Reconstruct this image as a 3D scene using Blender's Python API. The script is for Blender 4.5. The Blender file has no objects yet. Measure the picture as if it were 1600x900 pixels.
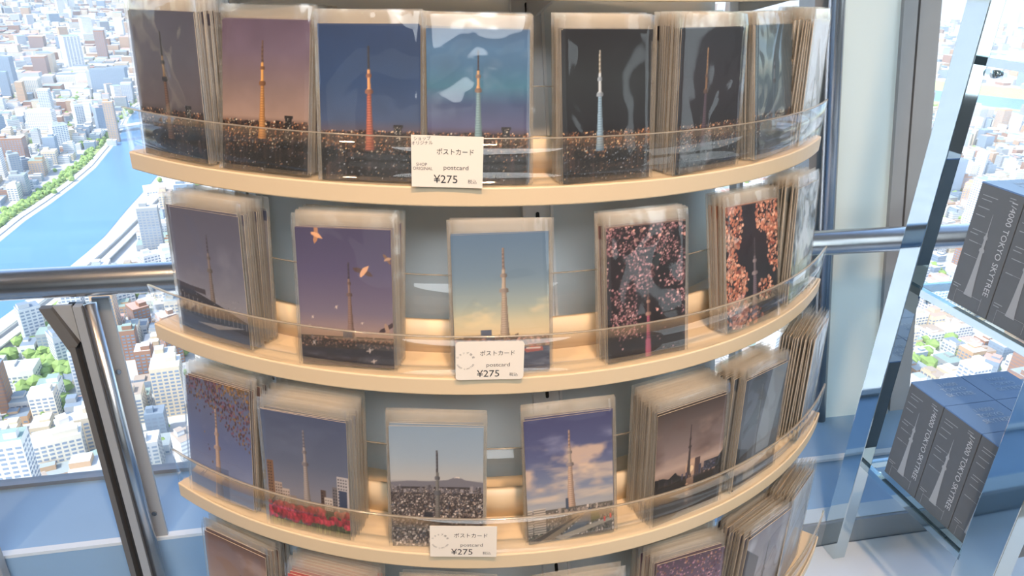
import bpy, bmesh, math, random
import numpy as np
from mathutils import Vector, Matrix

# ------------------------------------------------------------------ camera
SC = bpy.context.scene
COL = SC.collection
F_PX, PITCH, ROLL = 1125.0, 0.427, 0.031
cp, sp = math.cos(PITCH), math.sin(PITCH)
cr, sr = math.cos(ROLL), math.sin(ROLL)
r0, u0, f0 = Vector((1, 0, 0)), Vector((0, sp, cp)), Vector((0, cp, -sp))
right = cr * r0 + sr * u0
up = -sr * r0 + cr * u0
cam_d = bpy.data.cameras.new('camera')
cam_d.sensor_width = 36.0
cam_d.lens = F_PX / 1600 * 36.0
cam_d.clip_start, cam_d.clip_end = 0.02, 30000
cam = bpy.data.objects.new('camera', cam_d)
M = Matrix.Identity(4)
for i in range(3):
    M[i][0], M[i][1], M[i][2] = right[i], up[i], -f0[i]
cam.matrix_world = M
COL.objects.link(cam)
SC.camera = cam

# ------------------------------------------------------------------ sky, sun, lamps, exposure
SC.view_settings.view_transform = 'Standard'
SC.view_settings.look = 'None'
SC.view_settings.gamma = 1.0
SC.view_settings.use_curve_mapping = False
SC.view_settings.exposure = 0.0
SC.cycles.transparent_max_bounces = 40
SC.cycles.max_bounces = 8
SC.cycles.caustics_reflective = False
SC.cycles.caustics_refractive = False
SC.cycles.sample_clamp_indirect = 6.0
world = bpy.data.worlds.new('sky')
SC.world = world
world.use_nodes = True
wn = world.node_tree
bg = wn.nodes['Background']
sky = wn.nodes.new('ShaderNodeTexSky')
sky.sky_type = 'NISHITA'
sky.sun_disc = False
sky.sun_elevation = math.radians(48)
sky.sun_rotation = math.radians(215)
sky.altitude = 350
sky.dust_density = 1.6
wn.links.new(sky.outputs[0], bg.inputs[0])
bg.inputs[1].default_value = 0.5
sun_d = bpy.data.lights.new('sun', 'SUN')
sun_d.energy = 5.2
sun_d.angle = math.radians(0.6)
sun_d.color = (1.0, 0.95, 0.88)
sun = bpy.data.objects.new('sun', sun_d)
COL.objects.link(sun)
sun.rotation_euler = Vector((0.50, 0.45, -0.90)).to_track_quat('-Z', 'Y').to_euler()


def area(name, loc, target, size, power, colour, spread=180, size_y=None):
    d = bpy.data.lights.new(name, 'AREA')
    d.shape = 'RECTANGLE' if size_y else 'DISK'
    d.size = size
    if size_y:
        d.size_y = size_y
    d.energy = power
    d.color = colour
    d.spread = math.radians(spread)
    o = bpy.data.objects.new(name, d)
    o.location = loc
    o.rotation_euler = (Vector(target) - Vector(loc)).to_track_quat('-Z', 'Y').to_euler()
    COL.objects.link(o)
    return o


area('ceiling_spotlight', (0.25, -0.25, 1.62), (0.0, 0.7, -0.45), 0.14, 11.5, (1.0, 0.62, 0.34), 95)
area('ceiling_spotlight', (-1.0, -0.35, 1.62), (-0.2, 0.75, -0.5), 0.14, 6, (1.0, 0.64, 0.36), 95)
area('overhead_fill_light', (0.3, -1.0, 1.69), (0.2, 0.6, -0.6), 2.0, 82, (0.90, 0.96, 1.0))  # added cool fill from above, brightens the grey panel
area('side_fill_light', (4.7, -0.4, 0.35), (0.4, 1.1, -0.4), 3.2, 62, (0.80, 0.93, 1.0), size_y=2.2)  # added fill before the solid right wall, standing in for side daylight
area('back_fill_light', (0.3, -4.6, 0.40), (0.2, 0.8, -0.45), 6.0, 26, (0.86, 0.95, 1.0), size_y=2.5)  # added weak fill before the solid back wall, no window there

# ------------------------------------------------------------------ materials
MATS = {}


def srgb(c):
    if isinstance(c, str):
        c = c.lstrip('#')
        c = tuple(int(c[i:i + 2], 16) / 255 for i in (0, 2, 4))
    return tuple(((x / 12.92) if x <= 0.04045 else ((x + 0.055) / 1.055) ** 2.4) for x in c)


def new_mat(name):
    m = bpy.data.materials.new(name)
    m.use_nodes = True
    MATS[name] = m
    return m, m.node_tree.nodes, m.node_tree.links


def pbr(name, col, rough=0.5, metal=0.0, spec=0.5, noise=0.0, nscale=20.0, bump=0.0, bscale=60.0, stretch=None, coat=0.0):
    m, n, l = new_mat(name)
    b = n['Principled BSDF']
    c = srgb(col) if isinstance(col, str) else col
    b.inputs['Base Color'].default_value = (*c, 1)
    b.inputs['Roughness'].default_value = rough
    b.inputs['Metallic'].default_value = metal
    b.inputs['Specular IOR Level'].default_value = spec
    b.inputs['Coat Weight'].default_value = coat
    tc = n.new('ShaderNodeTexCoord')
    mp = n.new('ShaderNodeMapping')
    if stretch:
        mp.inputs['Scale'].default_value = stretch
    l.new(tc.outputs['Object'], mp.inputs[0])
    nt = n.new('ShaderNodeTexNoise')
    nt.inputs['Scale'].default_value = nscale
    nt.inputs['Detail'].default_value = 4
    l.new(mp.outputs[0], nt.inputs['Vector'])
    mix = n.new('ShaderNodeMix')
    mix.data_type = 'RGBA'
    mix.inputs[6].default_value = (*[x * (1 - noise) for x in c], 1)
    mix.inputs[7].default_value = (*[min(1, x * (1 + noise)) for x in c], 1)
    l.new(nt.outputs[0], mix.inputs[0])
    l.new(mix.outputs[2], b.inputs['Base Color'])
    if bump:
        bt = n.new('ShaderNodeTexNoise')
        bt.inputs['Scale'].default_value = bscale
        l.new(mp.outputs[0], bt.inputs['Vector'])
        bn = n.new('ShaderNodeBump')
        bn.inputs['Strength'].default_value = bump
        bn.inputs['Distance'].default_value = 0.002
        l.new(bt.outputs[0], bn.inputs['Height'])
        l.new(bn.outputs[0], b.inputs['Normal'])
    return m


def clear_film(name, tint=(1, 1, 1), base=0.05, edge=0.5, rough=0.05, milk=0.03, milkcol=(0.9, 0.86, 0.8), bump=0.0, bscale=14.0):
    """thin clear plastic or glass: transparent, a gloss that grows towards grazing angles, and a trace of milkiness"""
    m, n, l = new_mat(name)
    n.remove(n['Principled BSDF'])
    out = n['Material Output']
    tr = n.new('ShaderNodeBsdfTransparent')
    tr.inputs[0].default_value = (*tint, 1)
    gl = n.new('ShaderNodeBsdfGlossy')
    gl.inputs['Roughness'].default_value = rough
    gl.inputs[0].default_value = (1, 1, 1, 1)
    lw = n.new('ShaderNodeLayerWeight')
    lw.inputs[0].default_value = 0.5
    pw = n.new('ShaderNodeMath')
    pw.operation = 'POWER'
    l.new(lw.outputs['Facing'], pw.inputs[0])
    pw.inputs[1].default_value = 4.0
    ml = n.new('ShaderNodeMath')
    ml.operation = 'MULTIPLY_ADD'
    l.new(pw.outputs[0], ml.inputs[0])
    ml.inputs[1].default_value = edge
    ml.inputs[2].default_value = base
    mx = n.new('ShaderNodeMixShader')
    l.new(ml.outputs[0], mx.inputs[0])
    l.new(tr.outputs[0], mx.inputs[1])
    l.new(gl.outputs[0], mx.inputs[2])
    last = mx
    if milk:
        df = n.new('ShaderNodeBsdfDiffuse')
        df.inputs[0].default_value = (*milkcol, 1)
        tl = n.new('ShaderNodeBsdfTranslucent')
        tl.inputs[0].default_value = (*milkcol, 1)
        m2 = n.new('ShaderNodeMixShader')
        m2.inputs[0].default_value = 0.35
        l.new(df.outputs[0], m2.inputs[1])
        l.new(tl.outputs[0], m2.inputs[2])
        m3 = n.new('ShaderNodeMixShader')
        m3.inputs[0].default_value = milk
        l.new(mx.outputs[0], m3.inputs[1])
        l.new(m2.outputs[0], m3.inputs[2])
        last = m3
    if bump:
        tc = n.new('ShaderNodeTexCoord')
        nt = n.new('ShaderNodeTexNoise')
        nt.inputs['Scale'].default_value = bscale
        nt.inputs['Detail'].default_value = 1.5
        nt.inputs['Distortion'].default_value = 0.6
        oi = n.new('ShaderNodeObjectInfo')
        ad = n.new('ShaderNodeVectorMath')
        ad.operation = 'ADD'
        l.new(tc.outputs['Object'], ad.inputs[0])
        l.new(oi.outputs['Location'], ad.inputs[1])
        l.new(ad.outputs[0], nt.inputs['Vector'])
        bn = n.new('ShaderNodeBump')
        bn.inputs['Strength'].default_value = bump
        bn.inputs['Distance'].default_value = 0.02
        l.new(nt.outputs[0], bn.inputs['Height'])
        l.new(bn.outputs[0], gl.inputs['Normal'])
    l.new(last.outputs[0], out.inputs[0])
    return m


def colour_attr(name, rough=0.5, spec=0.4, facade=False):
    m, n, l = new_mat(name)
    b = n['Principled BSDF']
    a = n.new('ShaderNodeAttribute')
    a.attribute_name = 'tint'
    l.new(a.outputs['Color'], b.inputs['Base Color'])
    b.inputs['Roughness'].default_value = rough
    b.inputs['Specular IOR Level'].default_value = spec
    if facade:      # storeys too far away to tell apart
        g = n.new('ShaderNodeNewGeometry')
        sx = n.new('ShaderNodeSeparateXYZ')
        l.new(g.outputs['Position'], sx.inputs[0])
        w = n.new('ShaderNodeMath'); w.operation = 'MULTIPLY'; w.inputs[1].default_value = 1 / 3.3
        l.new(sx.outputs['Z'], w.inputs[0])
        fr = n.new('ShaderNodeMath'); fr.operation = 'FRACT'
        l.new(w.outputs[0], fr.inputs[0])
        gt = n.new('ShaderNodeMath'); gt.operation = 'GREATER_THAN'; gt.inputs[1].default_value = 0.55
        l.new(fr.outputs[0], gt.inputs[0])
        sn = n.new('ShaderNodeSeparateXYZ')
        l.new(g.outputs['True Normal'], sn.inputs[0])
        ab = n.new('ShaderNodeMath'); ab.operation = 'LESS_THAN'; ab.inputs[1].default_value = 0.5
        l.new(sn.outputs['Z'], ab.inputs[0])
        mu = n.new('ShaderNodeMath'); mu.operation = 'MULTIPLY'
        l.new(gt.outputs[0], mu.inputs[0]); l.new(ab.outputs[0], mu.inputs[1])
        mu2 = n.new('ShaderNodeMath'); mu2.operation = 'MULTIPLY'; mu2.inputs[1].default_value = 0.45
        l.new(mu.outputs[0], mu2.inputs[0])
        mix = n.new('ShaderNodeMix'); mix.data_type = 'RGBA'
        l.new(mu2.outputs[0], mix.inputs[0])
        l.new(a.outputs['Color'], mix.inputs[6])
        mix.inputs[7].default_value = (0.16, 0.2, 0.25, 1)
        l.new(mix.outputs[2], b.inputs['Base Color'])
    return m


cream = pbr('cream_laminate', (0.73, 0.58, 0.39), 0.38, noise=0.03, nscale=8)
panel_grey = pbr('grey_painted_steel', (0.76, 0.83, 0.87), 0.28, noise=0.03, nscale=6, bump=0.02, bscale=300)
upright_white = pbr('white_painted_steel', (0.90, 0.93, 0.96), 0.35, noise=0.02)
slot_black = pbr('slot_black', (0.012, 0.012, 0.014), 0.6)
acrylic = clear_film('clear_acrylic', (0.985, 0.985, 0.98), 0.035, 0.55, 0.02, milk=0.015)
acrylic_edge = clear_film('acrylic_edge', (0.8, 0.78, 0.72), 0.10, 0.5, 0.1, milk=0.30, milkcol=(0.85, 0.78, 0.68))
sleeve_front = clear_film('sleeve_film', (1, 1, 1), 0.032, 0.5, 0.07, milk=0.015, bump=0.40, bscale=13)
sleeve_stack = clear_film('sleeve_film_stacked', (0.99, 0.985, 0.97), 0.06, 0.35, 0.16, milk=0.17, milkcol=(0.95, 0.88, 0.78), bump=0.3, bscale=20)
sleeve_seam = clear_film('sleeve_seam', (0.95, 0.94, 0.92), 0.10, 0.4, 0.12, milk=0.28, milkcol=(0.80, 0.76, 0.70))
paper = pbr('card_stock', (0.62, 0.53, 0.42), 0.75, noise=0.10, nscale=90)
tag_paper = pbr('tag_paper', (0.82, 0.76, 0.68), 0.6, noise=0.02)
ink = pbr('black_ink', (0.02, 0.02, 0.025), 0.7)
ink_grey = pbr('grey_ink', (0.10, 0.09, 0.09), 0.7)
steel = pbr('brushed_steel', (0.55, 0.55, 0.56), 0.27, metal=1.0, noise=0.08, nscale=40, stretch=(1, 1, 1))
steel_dark = pbr('dark_steel_trim', (0.33, 0.34, 0.35), 0.42, metal=0.6, noise=0.06)
grey_alu = pbr('grey_aluminium', (0.36, 0.38, 0.40), 0.45, metal=0.12, noise=0.05)
post_dark = pbr('dark_bronze_profile', (0.16, 0.155, 0.15), 0.5, metal=0.3, noise=0.05)
pale_panel = pbr('pale_blue_panel', (0.80, 0.95, 0.98), 0.4, noise=0.04, nscale=3)
groove_black = pbr('rubber_gasket', (0.03, 0.032, 0.035), 0.6)
chrome = pbr('polished_chrome', (0.60, 0.68, 0.71), 0.045, metal=1.0, noise=0.02)
glass = clear_film('window_glass', (0.97, 0.985, 0.985), 0.02, 0.5, 0.01, milk=0.0)
shelf_glass = clear_film('shelf_glass', (0.93, 0.98, 0.97), 0.05, 0.6, 0.01, milk=0.0)
sill_blue = pbr('blue_grey_ledge', (0.30, 0.47, 0.68), 0.25, noise=0.08, nscale=5)
sill_line = pbr('pale_edge_strip', (0.72, 0.80, 0.86), 0.35, noise=0.02)
band_pale = pbr('pale_stone_band', (0.55, 0.66, 0.74), 0.3, noise=0.03)
band_grey = pbr('grey_stone_band', (0.26, 0.30, 0.34), 0.4, noise=0.03)
plinth_white = pbr('white_plinth', (0.72, 0.82, 0.94), 0.3, noise=0.02)
wall_mat = pbr('interior_wall', (0.34, 0.32, 0.31), 0.8, noise=0.04)
ceil_mat = pbr('interior_ceiling', (0.40, 0.39, 0.38), 0.8, noise=0.04)
floor_mat = pbr('interior_floor', (0.30, 0.28, 0.26), 0.4, noise=0.06)
box_grey = pbr('grey_box_card', (0.135, 0.15, 0.165), 0.42, noise=0.08, nscale=60, spec=0.45)
box_blue = pbr('blue_box_card', (0.13, 0.25, 0.50), 0.3, noise=0.05, spec=0.6)
box_print = pbr('silver_print', (0.62, 0.66, 0.70), 0.5)
box_print_dim = pbr('dim_silver_print', (0.40, 0.43, 0.46), 0.5)
box_top_print = pbr('pale_blue_print', (0.45, 0.60, 0.80), 0.4)
print_mat = colour_attr('postcard_print', 0.42, 0.35)
city_mat = colour_attr('far_building', 0.7, 0.3, facade=True)
bld_mat = colour_attr('building_render', 0.7, 0.3)
win_mat = pbr('building_glazing', (0.26, 0.32, 0.40), 0.25, noise=0.2, nscale=0.2)
tree_mat = pbr('tree_leaves', (0.24, 0.36, 0.10), 0.8, noise=0.35, nscale=0.08)
grass_mat = pbr('bank_grass', (0.44, 0.52, 0.20), 0.9, noise=0.25, nscale=0.03)
ground_mat = pbr('city_ground', (0.50, 0.51, 0.50), 0.9, noise=0.25, nscale=0.02)
road_mat = pbr('road_concrete', (0.62, 0.62, 0.60), 0.8, noise=0.1, nscale=0.05)
water_mat = pbr('river_water', (0.10, 0.24, 0.42), 0.3, noise=0.12, nscale=0.01, bump=0.15, bscale=0.3, spec=0.3)


# ------------------------------------------------------------------ helpers
def mesh_obj(name, verts, faces, mat, parent=None, smooth=False, mats=None, fmat=None):
    me = bpy.data.meshes.new(name)
    me.from_pydata([tuple(v) for v in verts], [], faces)
    for mm in (mats or [mat]):
        me.materials.append(mm)
    if fmat is not None:
        me.polygons.foreach_set('material_index', fmat)
    if smooth:
        me.polygons.foreach_set('use_smooth', [True] * len(me.polygons))
    me.update()
    o = bpy.data.objects.new(name, me)
    COL.objects.link(o)
    if parent:
        o.parent = parent
    return o


class MB:
    def __init__(s):
        s.v, s.f, s.m = [], [], []

    def add(s, vs, fs, mi=0):
        b = len(s.v)
        s.v += [tuple(v) for v in vs]
        s.f += [tuple(i + b for i in f) for f in fs]
        s.m += [mi] * len(fs)
        return s

    def prism(s, base, top, mi=0):
        n = len(base)
        fs = [tuple(range(n - 1, -1, -1)), tuple(range(n, 2 * n))] + [(i, (i + 1) % n, n + (i + 1) % n, n + i) for i in range(n)]
        return s.add(list(base) + list(top), fs, mi)

    def box(s, lo, hi, mi=0, T=None):
        x0, y0, z0 = lo
        x1, y1, z1 = hi
        b = [(x0, y0, z0), (x1, y0, z0), (x1, y1, z0), (x0, y1, z0)]
        t = [(x, y, z1) for x, y, _ in b]
        if T is not None:
            b = [T @ Vector(q) for q in b]
            t = [T @ Vector(q) for q in t]
        return s.prism(b, t, mi)

    def tube(s, a, b, r, n=20, mi=0):
        a, b = Vector(a), Vector(b)
        d = (b - a).normalized()
        e = d.orthogonal().normalized()
        g = d.cross(e)
        ring = lambda c: [c + e * r * math.cos(2 * math.pi * k / n) + g * r * math.sin(2 * math.pi * k / n) for k in range(n)]
        return s.prism(ring(a), ring(b), mi)

    def obj(s, name, mat, parent=None, smooth=False, mats=None):
        o = mesh_obj(name, s.v, s.f, mat, parent, smooth, mats, s.m if mats else None)
        return o


def bevel(o, w=0.001, seg=2):
    md = o.modifiers.new('bevel', 'BEVEL')
    md.width = w
    md.segments = seg
    md.limit_method = 'ANGLE'
    return o


def empty(name, loc=(0, 0, 0), rot=None):
    o = bpy.data.objects.new(name, None)
    o.empty_display_size = 0.05
    if rot is not None:
        Mx = rot.to_4x4()
        Mx.translation = Vector(loc)
        o.matrix_world = Mx
    else:
        o.location = loc
    COL.objects.link(o)
    return o


def tag(o, label, cat, group=None):
    o['label'] = label
    o['category'] = cat
    if group:
        o['group'] = group
    return o


def struct(o):
    o['kind'] = 'structure'
    return o


def frame(xa, za, org):
    """4x4 with x axis xa, z axis za (made square), origin org"""
    x = Vector(xa).normalized()
    z = Vector(za)
    z = (z - x * z.dot(x)).normalized()
    y = z.cross(x)
    Mx = Matrix.Identity(4)
    for i in range(3):
        Mx[i][0], Mx[i][1], Mx[i][2], Mx[i][3] = x[i], y[i], z[i], org[i]
    return Mx


WORDS = []


def lettering(txt, size, T, mat, parent, align='CENTER', xs=1.0, name='lettering'):
    """flat printed words in T's xy plane, facing +z; turned into meshes in one go by set_type()"""
    cu = bpy.data.curves.new(name, 'FONT')
    cu.body = txt
    cu.size = size
    cu.align_x = align
    cu.align_y = 'CENTER'
    cu.resolution_u = 3
    cu.materials.append(mat)
    o = bpy.data.objects.new('type_' + name, cu)
    COL.objects.link(o)
    WORDS.append((o, T @ Matrix.Diagonal((xs, 1, 1, 1)), mat, parent, name))


def set_type():
    bpy.context.view_layer.update()
    dg = bpy.context.evaluated_depsgraph_get()
    for o, T, mat, parent, name in WORDS:
        me = bpy.data.meshes.new_from_object(o.evaluated_get(dg))
        me.name = name
        me.materials.clear()
        me.materials.append(mat)
        n = bpy.data.objects.new(name, me)
        COL.objects.link(n)
        n.parent = parent
        n.matrix_basis = T
    for o, *_ in WORDS:
        cu = o.data
        bpy.data.objects.remove(o)
        bpy.data.curves.remove(cu)
    WORDS.clear()


# ------------------------------------------------------------------ setting: the room
TW = Vector((0.9767, 0.2147, 0))          # along the window wall
NW = Vector((-0.2147, 0.9767, 0))         # outwards through it
UPW = NW * 0.16 - TW * 0.078 + Vector((0, 0, 1))   # the wall leans outwards
N0 = 1.333


def wp(s, h, n=0.0):
    """point on the window plane: s along, h above the sill (z=-1), n outwards"""
    return NW * (N0 + n) + TW * s + UPW * h + Vector((0, 0, -1.0))


def wbar(s0, s1, n0, n1, h0, h1, mb, mi=0):
    mb.prism([wp(s0, h0, n0), wp(s1, h0, n0), wp(s1, h0, n1), wp(s0, h0, n1)],
             [wp(s0, h1, n0), wp(s1, h1, n0), wp(s1, h1, n1), wp(s0, h1, n1)], mi)


HT = 2.75
struct(MB().box((-5, -5, -1.70), (5, 1.05, -1.60)).obj('floor', floor_mat))
struct(MB().box((-6, -5, 1.75), (6, 2.6, 1.85)).obj('ceiling', ceil_mat))
struct(MB().box((-5.1, -5.1, -1.6), (5.1, -5.0, 1.75)).obj('wall_back', wall_mat))
struct(MB().box((-5.1, -5.0, -1.6), (-5.0, 0.2, 1.75)).obj('wall_left', wall_mat))
struct(MB().box((5.0, -5.0, -1.6), (5.1, 2.3, 1.75)).obj('wall_right', wall_mat))
mb = MB()
wbar(-5.4, 5.4, -0.02, 0.02, -0.72, -0.045, mb)
struct(mb.obj('wall_front', band_grey))


def pane(name, s0, s1):
    root = struct(empty(name, wp((s0 + s1) / 2, 0)))
    inv = root.matrix_basis.inverted()
    mb = MB()
    wbar(s0, s1, 0.012, 0.020, 0.006, HT, mb)
    g = mb.obj('pane', glass, root)
    g.matrix_parent_inverse = Matrix.Translation(-root.location)
    mb = MB()
    wbar(s0, s1, 0.0, 0.022, -0.045, 0.006, mb)
    wbar(s0, s1, 0.0, 0.022, HT, HT + 0.05, mb)
    fr = mb.obj('frame', steel_dark, root)
    fr.matrix_parent_inverse = Matrix.Translation(-root.location)
    return root


# s along the wall of the wide pale mullion on the right
S_L, S_A, S_B, S_C, S_D = 1.052, 1.075, 1.215, 1.255, 1.315
pane('window_1', -4.5, S_L)
pane('window_2', S_D, 4.8)
mull = struct(empty('trim_1', wp(S_A, 0)))


def wpart(root, name, mat, *bars):
    mb = MB()
    for b in bars:
        wbar(*b, mb)
    o = mb.obj(name, mat, root)
    o.matrix_parent_inverse = Matrix.Translation(-root.location)
    return o


mb = MB()
mb.tube(wp(S_L + 0.010, -0.03, -0.045), wp(S_L + 0.010, HT, -0.045), 0.017, 16)
o = mb.obj('edge_tube', steel, mull, True)
o.matrix_parent_inverse = Matrix.Translation(-mull.location)
wpart(mull, 'gasket', groove_black, (S_L + 0.026, S_A, -0.035, 0.05, -0.03, HT), (S_B + 0.034, S_B + 0.048, -0.03, 0.05, -0.03, HT))
wpart(mull, 'cover_panel', pale_panel, (S_A, S_B, -0.045, 0.05, -0.03, HT))
wpart(mull, 'frame_profile', grey_alu, (S_B, S_B + 0.034, -0.055, 0.05, -0.03, HT), (S_B + 0.048, S_D, -0.045, 0.06, -0.03, HT))
wpart(mull, 'mullion_back', grey_alu, (S_L - 0.012, S_L + 0.03, 0.0, 0.06, -0.03, HT))

# ledge in front of the window: outer ledge, bright edge strip, lower ledge, bands
def strip(name, n0, n1, z0, z1, mat, s0=-4.5, s1=4.8):
    mb = MB()
    b = [TW * s0 + NW * n0, TW * s1 + NW * n0, TW * s1 + NW * n1, TW * s0 + NW * n1]
    mb.prism([p + Vector((0, 0, z0)) for p in b], [p + Vector((0, 0, z1)) for p in b])
    return struct(mb.obj(name, mat))


strip('trim_2', 1.150, 1.334, -1.045, -1.002, sill_blue)
strip('trim_3', 1.136, 1.150, -1.006, -0.999, sill_line)
strip('trim_4', 0.998, 1.137, -1.060, -1.007, sill_blue, 0.20, 4.8)
strip('trim_8', 0.60, 1.137, -1.160, -1.110, sill_blue, -4.5, 0.20)
strip('trim_5', 1.1372, 1.149, -1.60, -1.006, sill_blue)
strip('trim_6', 0.962, 0.998, -1.060, -1.003, band_pale, 0.25, 4.8)
strip('trim_7', 0.955, 0.962, -1.060, -1.004, band_grey, 0.25, 4.8)

# ------------------------------------------------------------------ handrail and its bracket posts
rail = empty('handrail', TW * 0 + NW * 1.2 + Vector((0, 0, -0.5)))


def world_of(o):
    if o.parent is None:
        return o.matrix_basis.copy()
    return world_of(o.parent) @ o.matrix_parent_inverse @ o.matrix_basis


def at_root(o, root=None):
    """keep a part whose points are in scene coordinates where it is, under its parent"""
    o.matrix_parent_inverse = world_of(o.parent).inverted()
    return o


mb = MB()
mb.tube(TW * -4.4 + NW * 1.2 + Vector((0, 0, -0.5)), TW * 4.6 + NW * 1.2 + Vector((0, 0, -0.5)), 0.0255, 40)
at_root(mb.obj('rail_tube', steel, rail, True), rail)
tag(rail, 'brushed steel handrail tube running across in front of the tall windows', 'handrail')


def post(s, label):
    base = TW * s + NW * 1.150 + Vector((0, 0, -1.0))
    root = empty('rail_post', base)

    def pt(a, n, h):
        return base + TW * a + NW * n + UPW * h

    def bar(a0, a1, n0, n1, h0, h1, mb):
        mb.prism([pt(a0, n0, h0), pt(a1, n0, h0), pt(a1, n1, h0), pt(a0, n1, h0)],
                 [pt(a0, n0, h1), pt(a1, n0, h1), pt(a1, n1, h1), pt(a0, n1, h1)])
        return mb

    at_root(bar(-0.027, 0.0, -0.010, -0.004, 0.0, 0.462, MB()).obj('flange', grey_alu, root), root)
    for h in (0.05, 0.33):
        c = pt(-0.013, -0.010, h)
        at_root(MB().tube(c, c - NW * 0.003, 0.0045, 10).obj('screw', steel, root), root)
    mb = MB().tube(pt(-0.0235, -0.030, -0.10), pt(-0.0235, -0.030, 0.462), 0.0105, 20)
    at_root(mb.obj('round_bar', steel, root, True), root)
    at_root(bar(-0.046, -0.033, -0.042, -0.020, -0.35, 0.462, MB()).obj('inner_fin', grey_alu, root), root)
    at_root(bar(-0.057, -0.046, -0.026, -0.020, -0.35, 0.462, MB()).obj('recess', groove_black, root), root)
    at_root(bar(-0.066, -0.057, -0.044, -0.020, -0.35, 0.395, MB()).obj('outer_fin', post_dark, root), root)
    # slanting gusset under the rail
    g1 = 0.462
    mb = MB()
    A = [pt(-0.066, -0.042, .382), pt(-0.052, -0.042, .398), pt(-0.078, -0.042, g1), pt(-0.096, -0.042, g1)]
    mb.prism(A, [p + NW * 0.014 for p in A])
    at_root(mb.obj('gusset', post_dark, root), root)
    mb = MB()
    A = [pt(-0.050, -0.034, .398), pt(-0.050, -0.034, g1), pt(-0.078, -0.034, g1)]
    mb.prism(A, [p + NW * 0.006 for p in A])
    at_root(mb.obj('gusset_web', grey_alu, root), root)
    tag(root, label, 'post')
    return root


POST_S = -0.395
post(POST_S, 'slanting grey metal post with gusset holding up the handrail, left of the card rack')
# an upright bar at the far left
mb = MB().box((-0.965, 0.945, -1.6), (-0.893, 0.962, -0.30))
bar_o = bevel(mb.obj('metal_upright', grey_alu), .002)
tag(bar_o, 'dark metal upright cut off by the lower left corner of the view', 'upright')

# ------------------------------------------------------------------ the card rack: leaning curved panel, uprights, four curved shelves
Z = [-.217, -.401, -.589, -.777]
RIM = [.5695, .5745, .579, .583]
LEAN = Vector((-.093, .211, 1.0))
AZ0, AZ1 = math.radians(-34.2), math.radians(60.0)
R_PANEL = 0.44
DECK = 0.0195


def axis(z):
    t = z - Z[0]
    return Vector((-.095 - .093 * t, 1.228 + .211 * t, z))


def pol(a, r, z, z_axis=None):
    k = axis(z if z_axis is None else z_axis)
    return Vector((k.x + r * math.sin(a), k.y - r * math.cos(a), z))


def arc_solid(mb, a0, a1, r0, r1, z0, z1, n=48, lean=False, zc=None, mi=0, rt0=None, rt1=None):
    """a curved bar; lean=True follows the rack's lean"""
    rt0 = r0 if rt0 is None else rt0
    rt1 = r1 if rt1 is None else rt1
    vs = []
    for i in range(n + 1):
        a = a0 + (a1 - a0) * i / n
        if lean:
            vs += [pol(a, r0, z0), pol(a, r1, z0), pol(a, rt1, z1), pol(a, rt0, z1)]
        else:
            vs += [pol(a, r0, z0, zc), pol(a, r1, z0, zc), pol(a, rt1, z1, zc), pol(a, rt0, z1, zc)]
    fs = []
    for i in range(n):
        q = i * 4
        for k in range(4):
            fs.append((q + k, q + (k + 1) % 4, q + 4 + (k + 1) % 4, q + 4 + k))
    fs += [(3, 2, 1, 0), (n * 4, n * 4 + 1, n * 4 + 2, n * 4 + 3)]
    mb.add(vs, fs, mi)
    return mb


rack = empty('postcard_rack', axis(-1.59))
mb = MB()
arc_solid(mb, math.radians(-33), math.radians(56.5), R_PANEL - 0.004, R_PANEL, -1.58, 0.30, 40, lean=True)
at_root(mb.obj('back_panel', panel_grey, rack, True), rack)
mb = MB()
arc_solid(mb, AZ0, AZ1, 0.30, 0.50, -1.599, -1.56, 40, lean=True)
at_root(mb.obj('base_plinth', panel_grey, rack), rack)
SLOT_Z = [-0.049, -0.270, -0.4785, -0.710, -0.93, -1.15]
for azd, half, rr in ((-31.6, 2.35, R_PANEL), (15.25, 2.1, R_PANEL), (61.0, 2.2, R_PANEL + 0.015)):
    a = math.radians(azd)
    h = math.radians(half)
    mb = MB()
    arc_solid(mb, a - h, a + h, rr, rr + 0.006, -1.56, 0.30, 4, lean=True)
    upr = at_root(mb.obj('upright', upright_white, rack), rack)
    mb = MB()
    for s in (-1, 1):
        arc_solid(mb, a + s * h - 0.0035, a + s * h + 0.0035, rr, rr + 0.010, -1.56, 0.30, 2, lean=True)
    at_root(mb.obj('upright_flange', upright_white, upr), rack)
    for zz in SLOT_Z:
        zz += (0.002 if azd == 15.25 else (-0.0 if azd < 0 else 0.012))
        for (dz, hh) in ((0, 0.0062), (-0.018, 0.0022)):
            vs0, vs1 = [], []
            for k in range(12):
                t = 2 * math.pi * k / 12
                yy = 0.0022 * math.sin(t) + (hh - 0.0022) * (1 if math.sin(t) > 0 else -1)
                vs0.append(pol(a + 0.0022 * math.cos(t) / rr, rr + 0.0055, zz + dz + yy))
                vs1.append(pol(a + 0.0022 * math.cos(t) / rr, rr + 0.0066, zz + dz + yy))
            at_root(MB().prism(vs0, vs1).obj('slot', slot_black, upr), rack)
tag(rack, 'leaning grey curved panel with three white slotted uprights carrying the postcard shelves', 'display rack')

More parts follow.
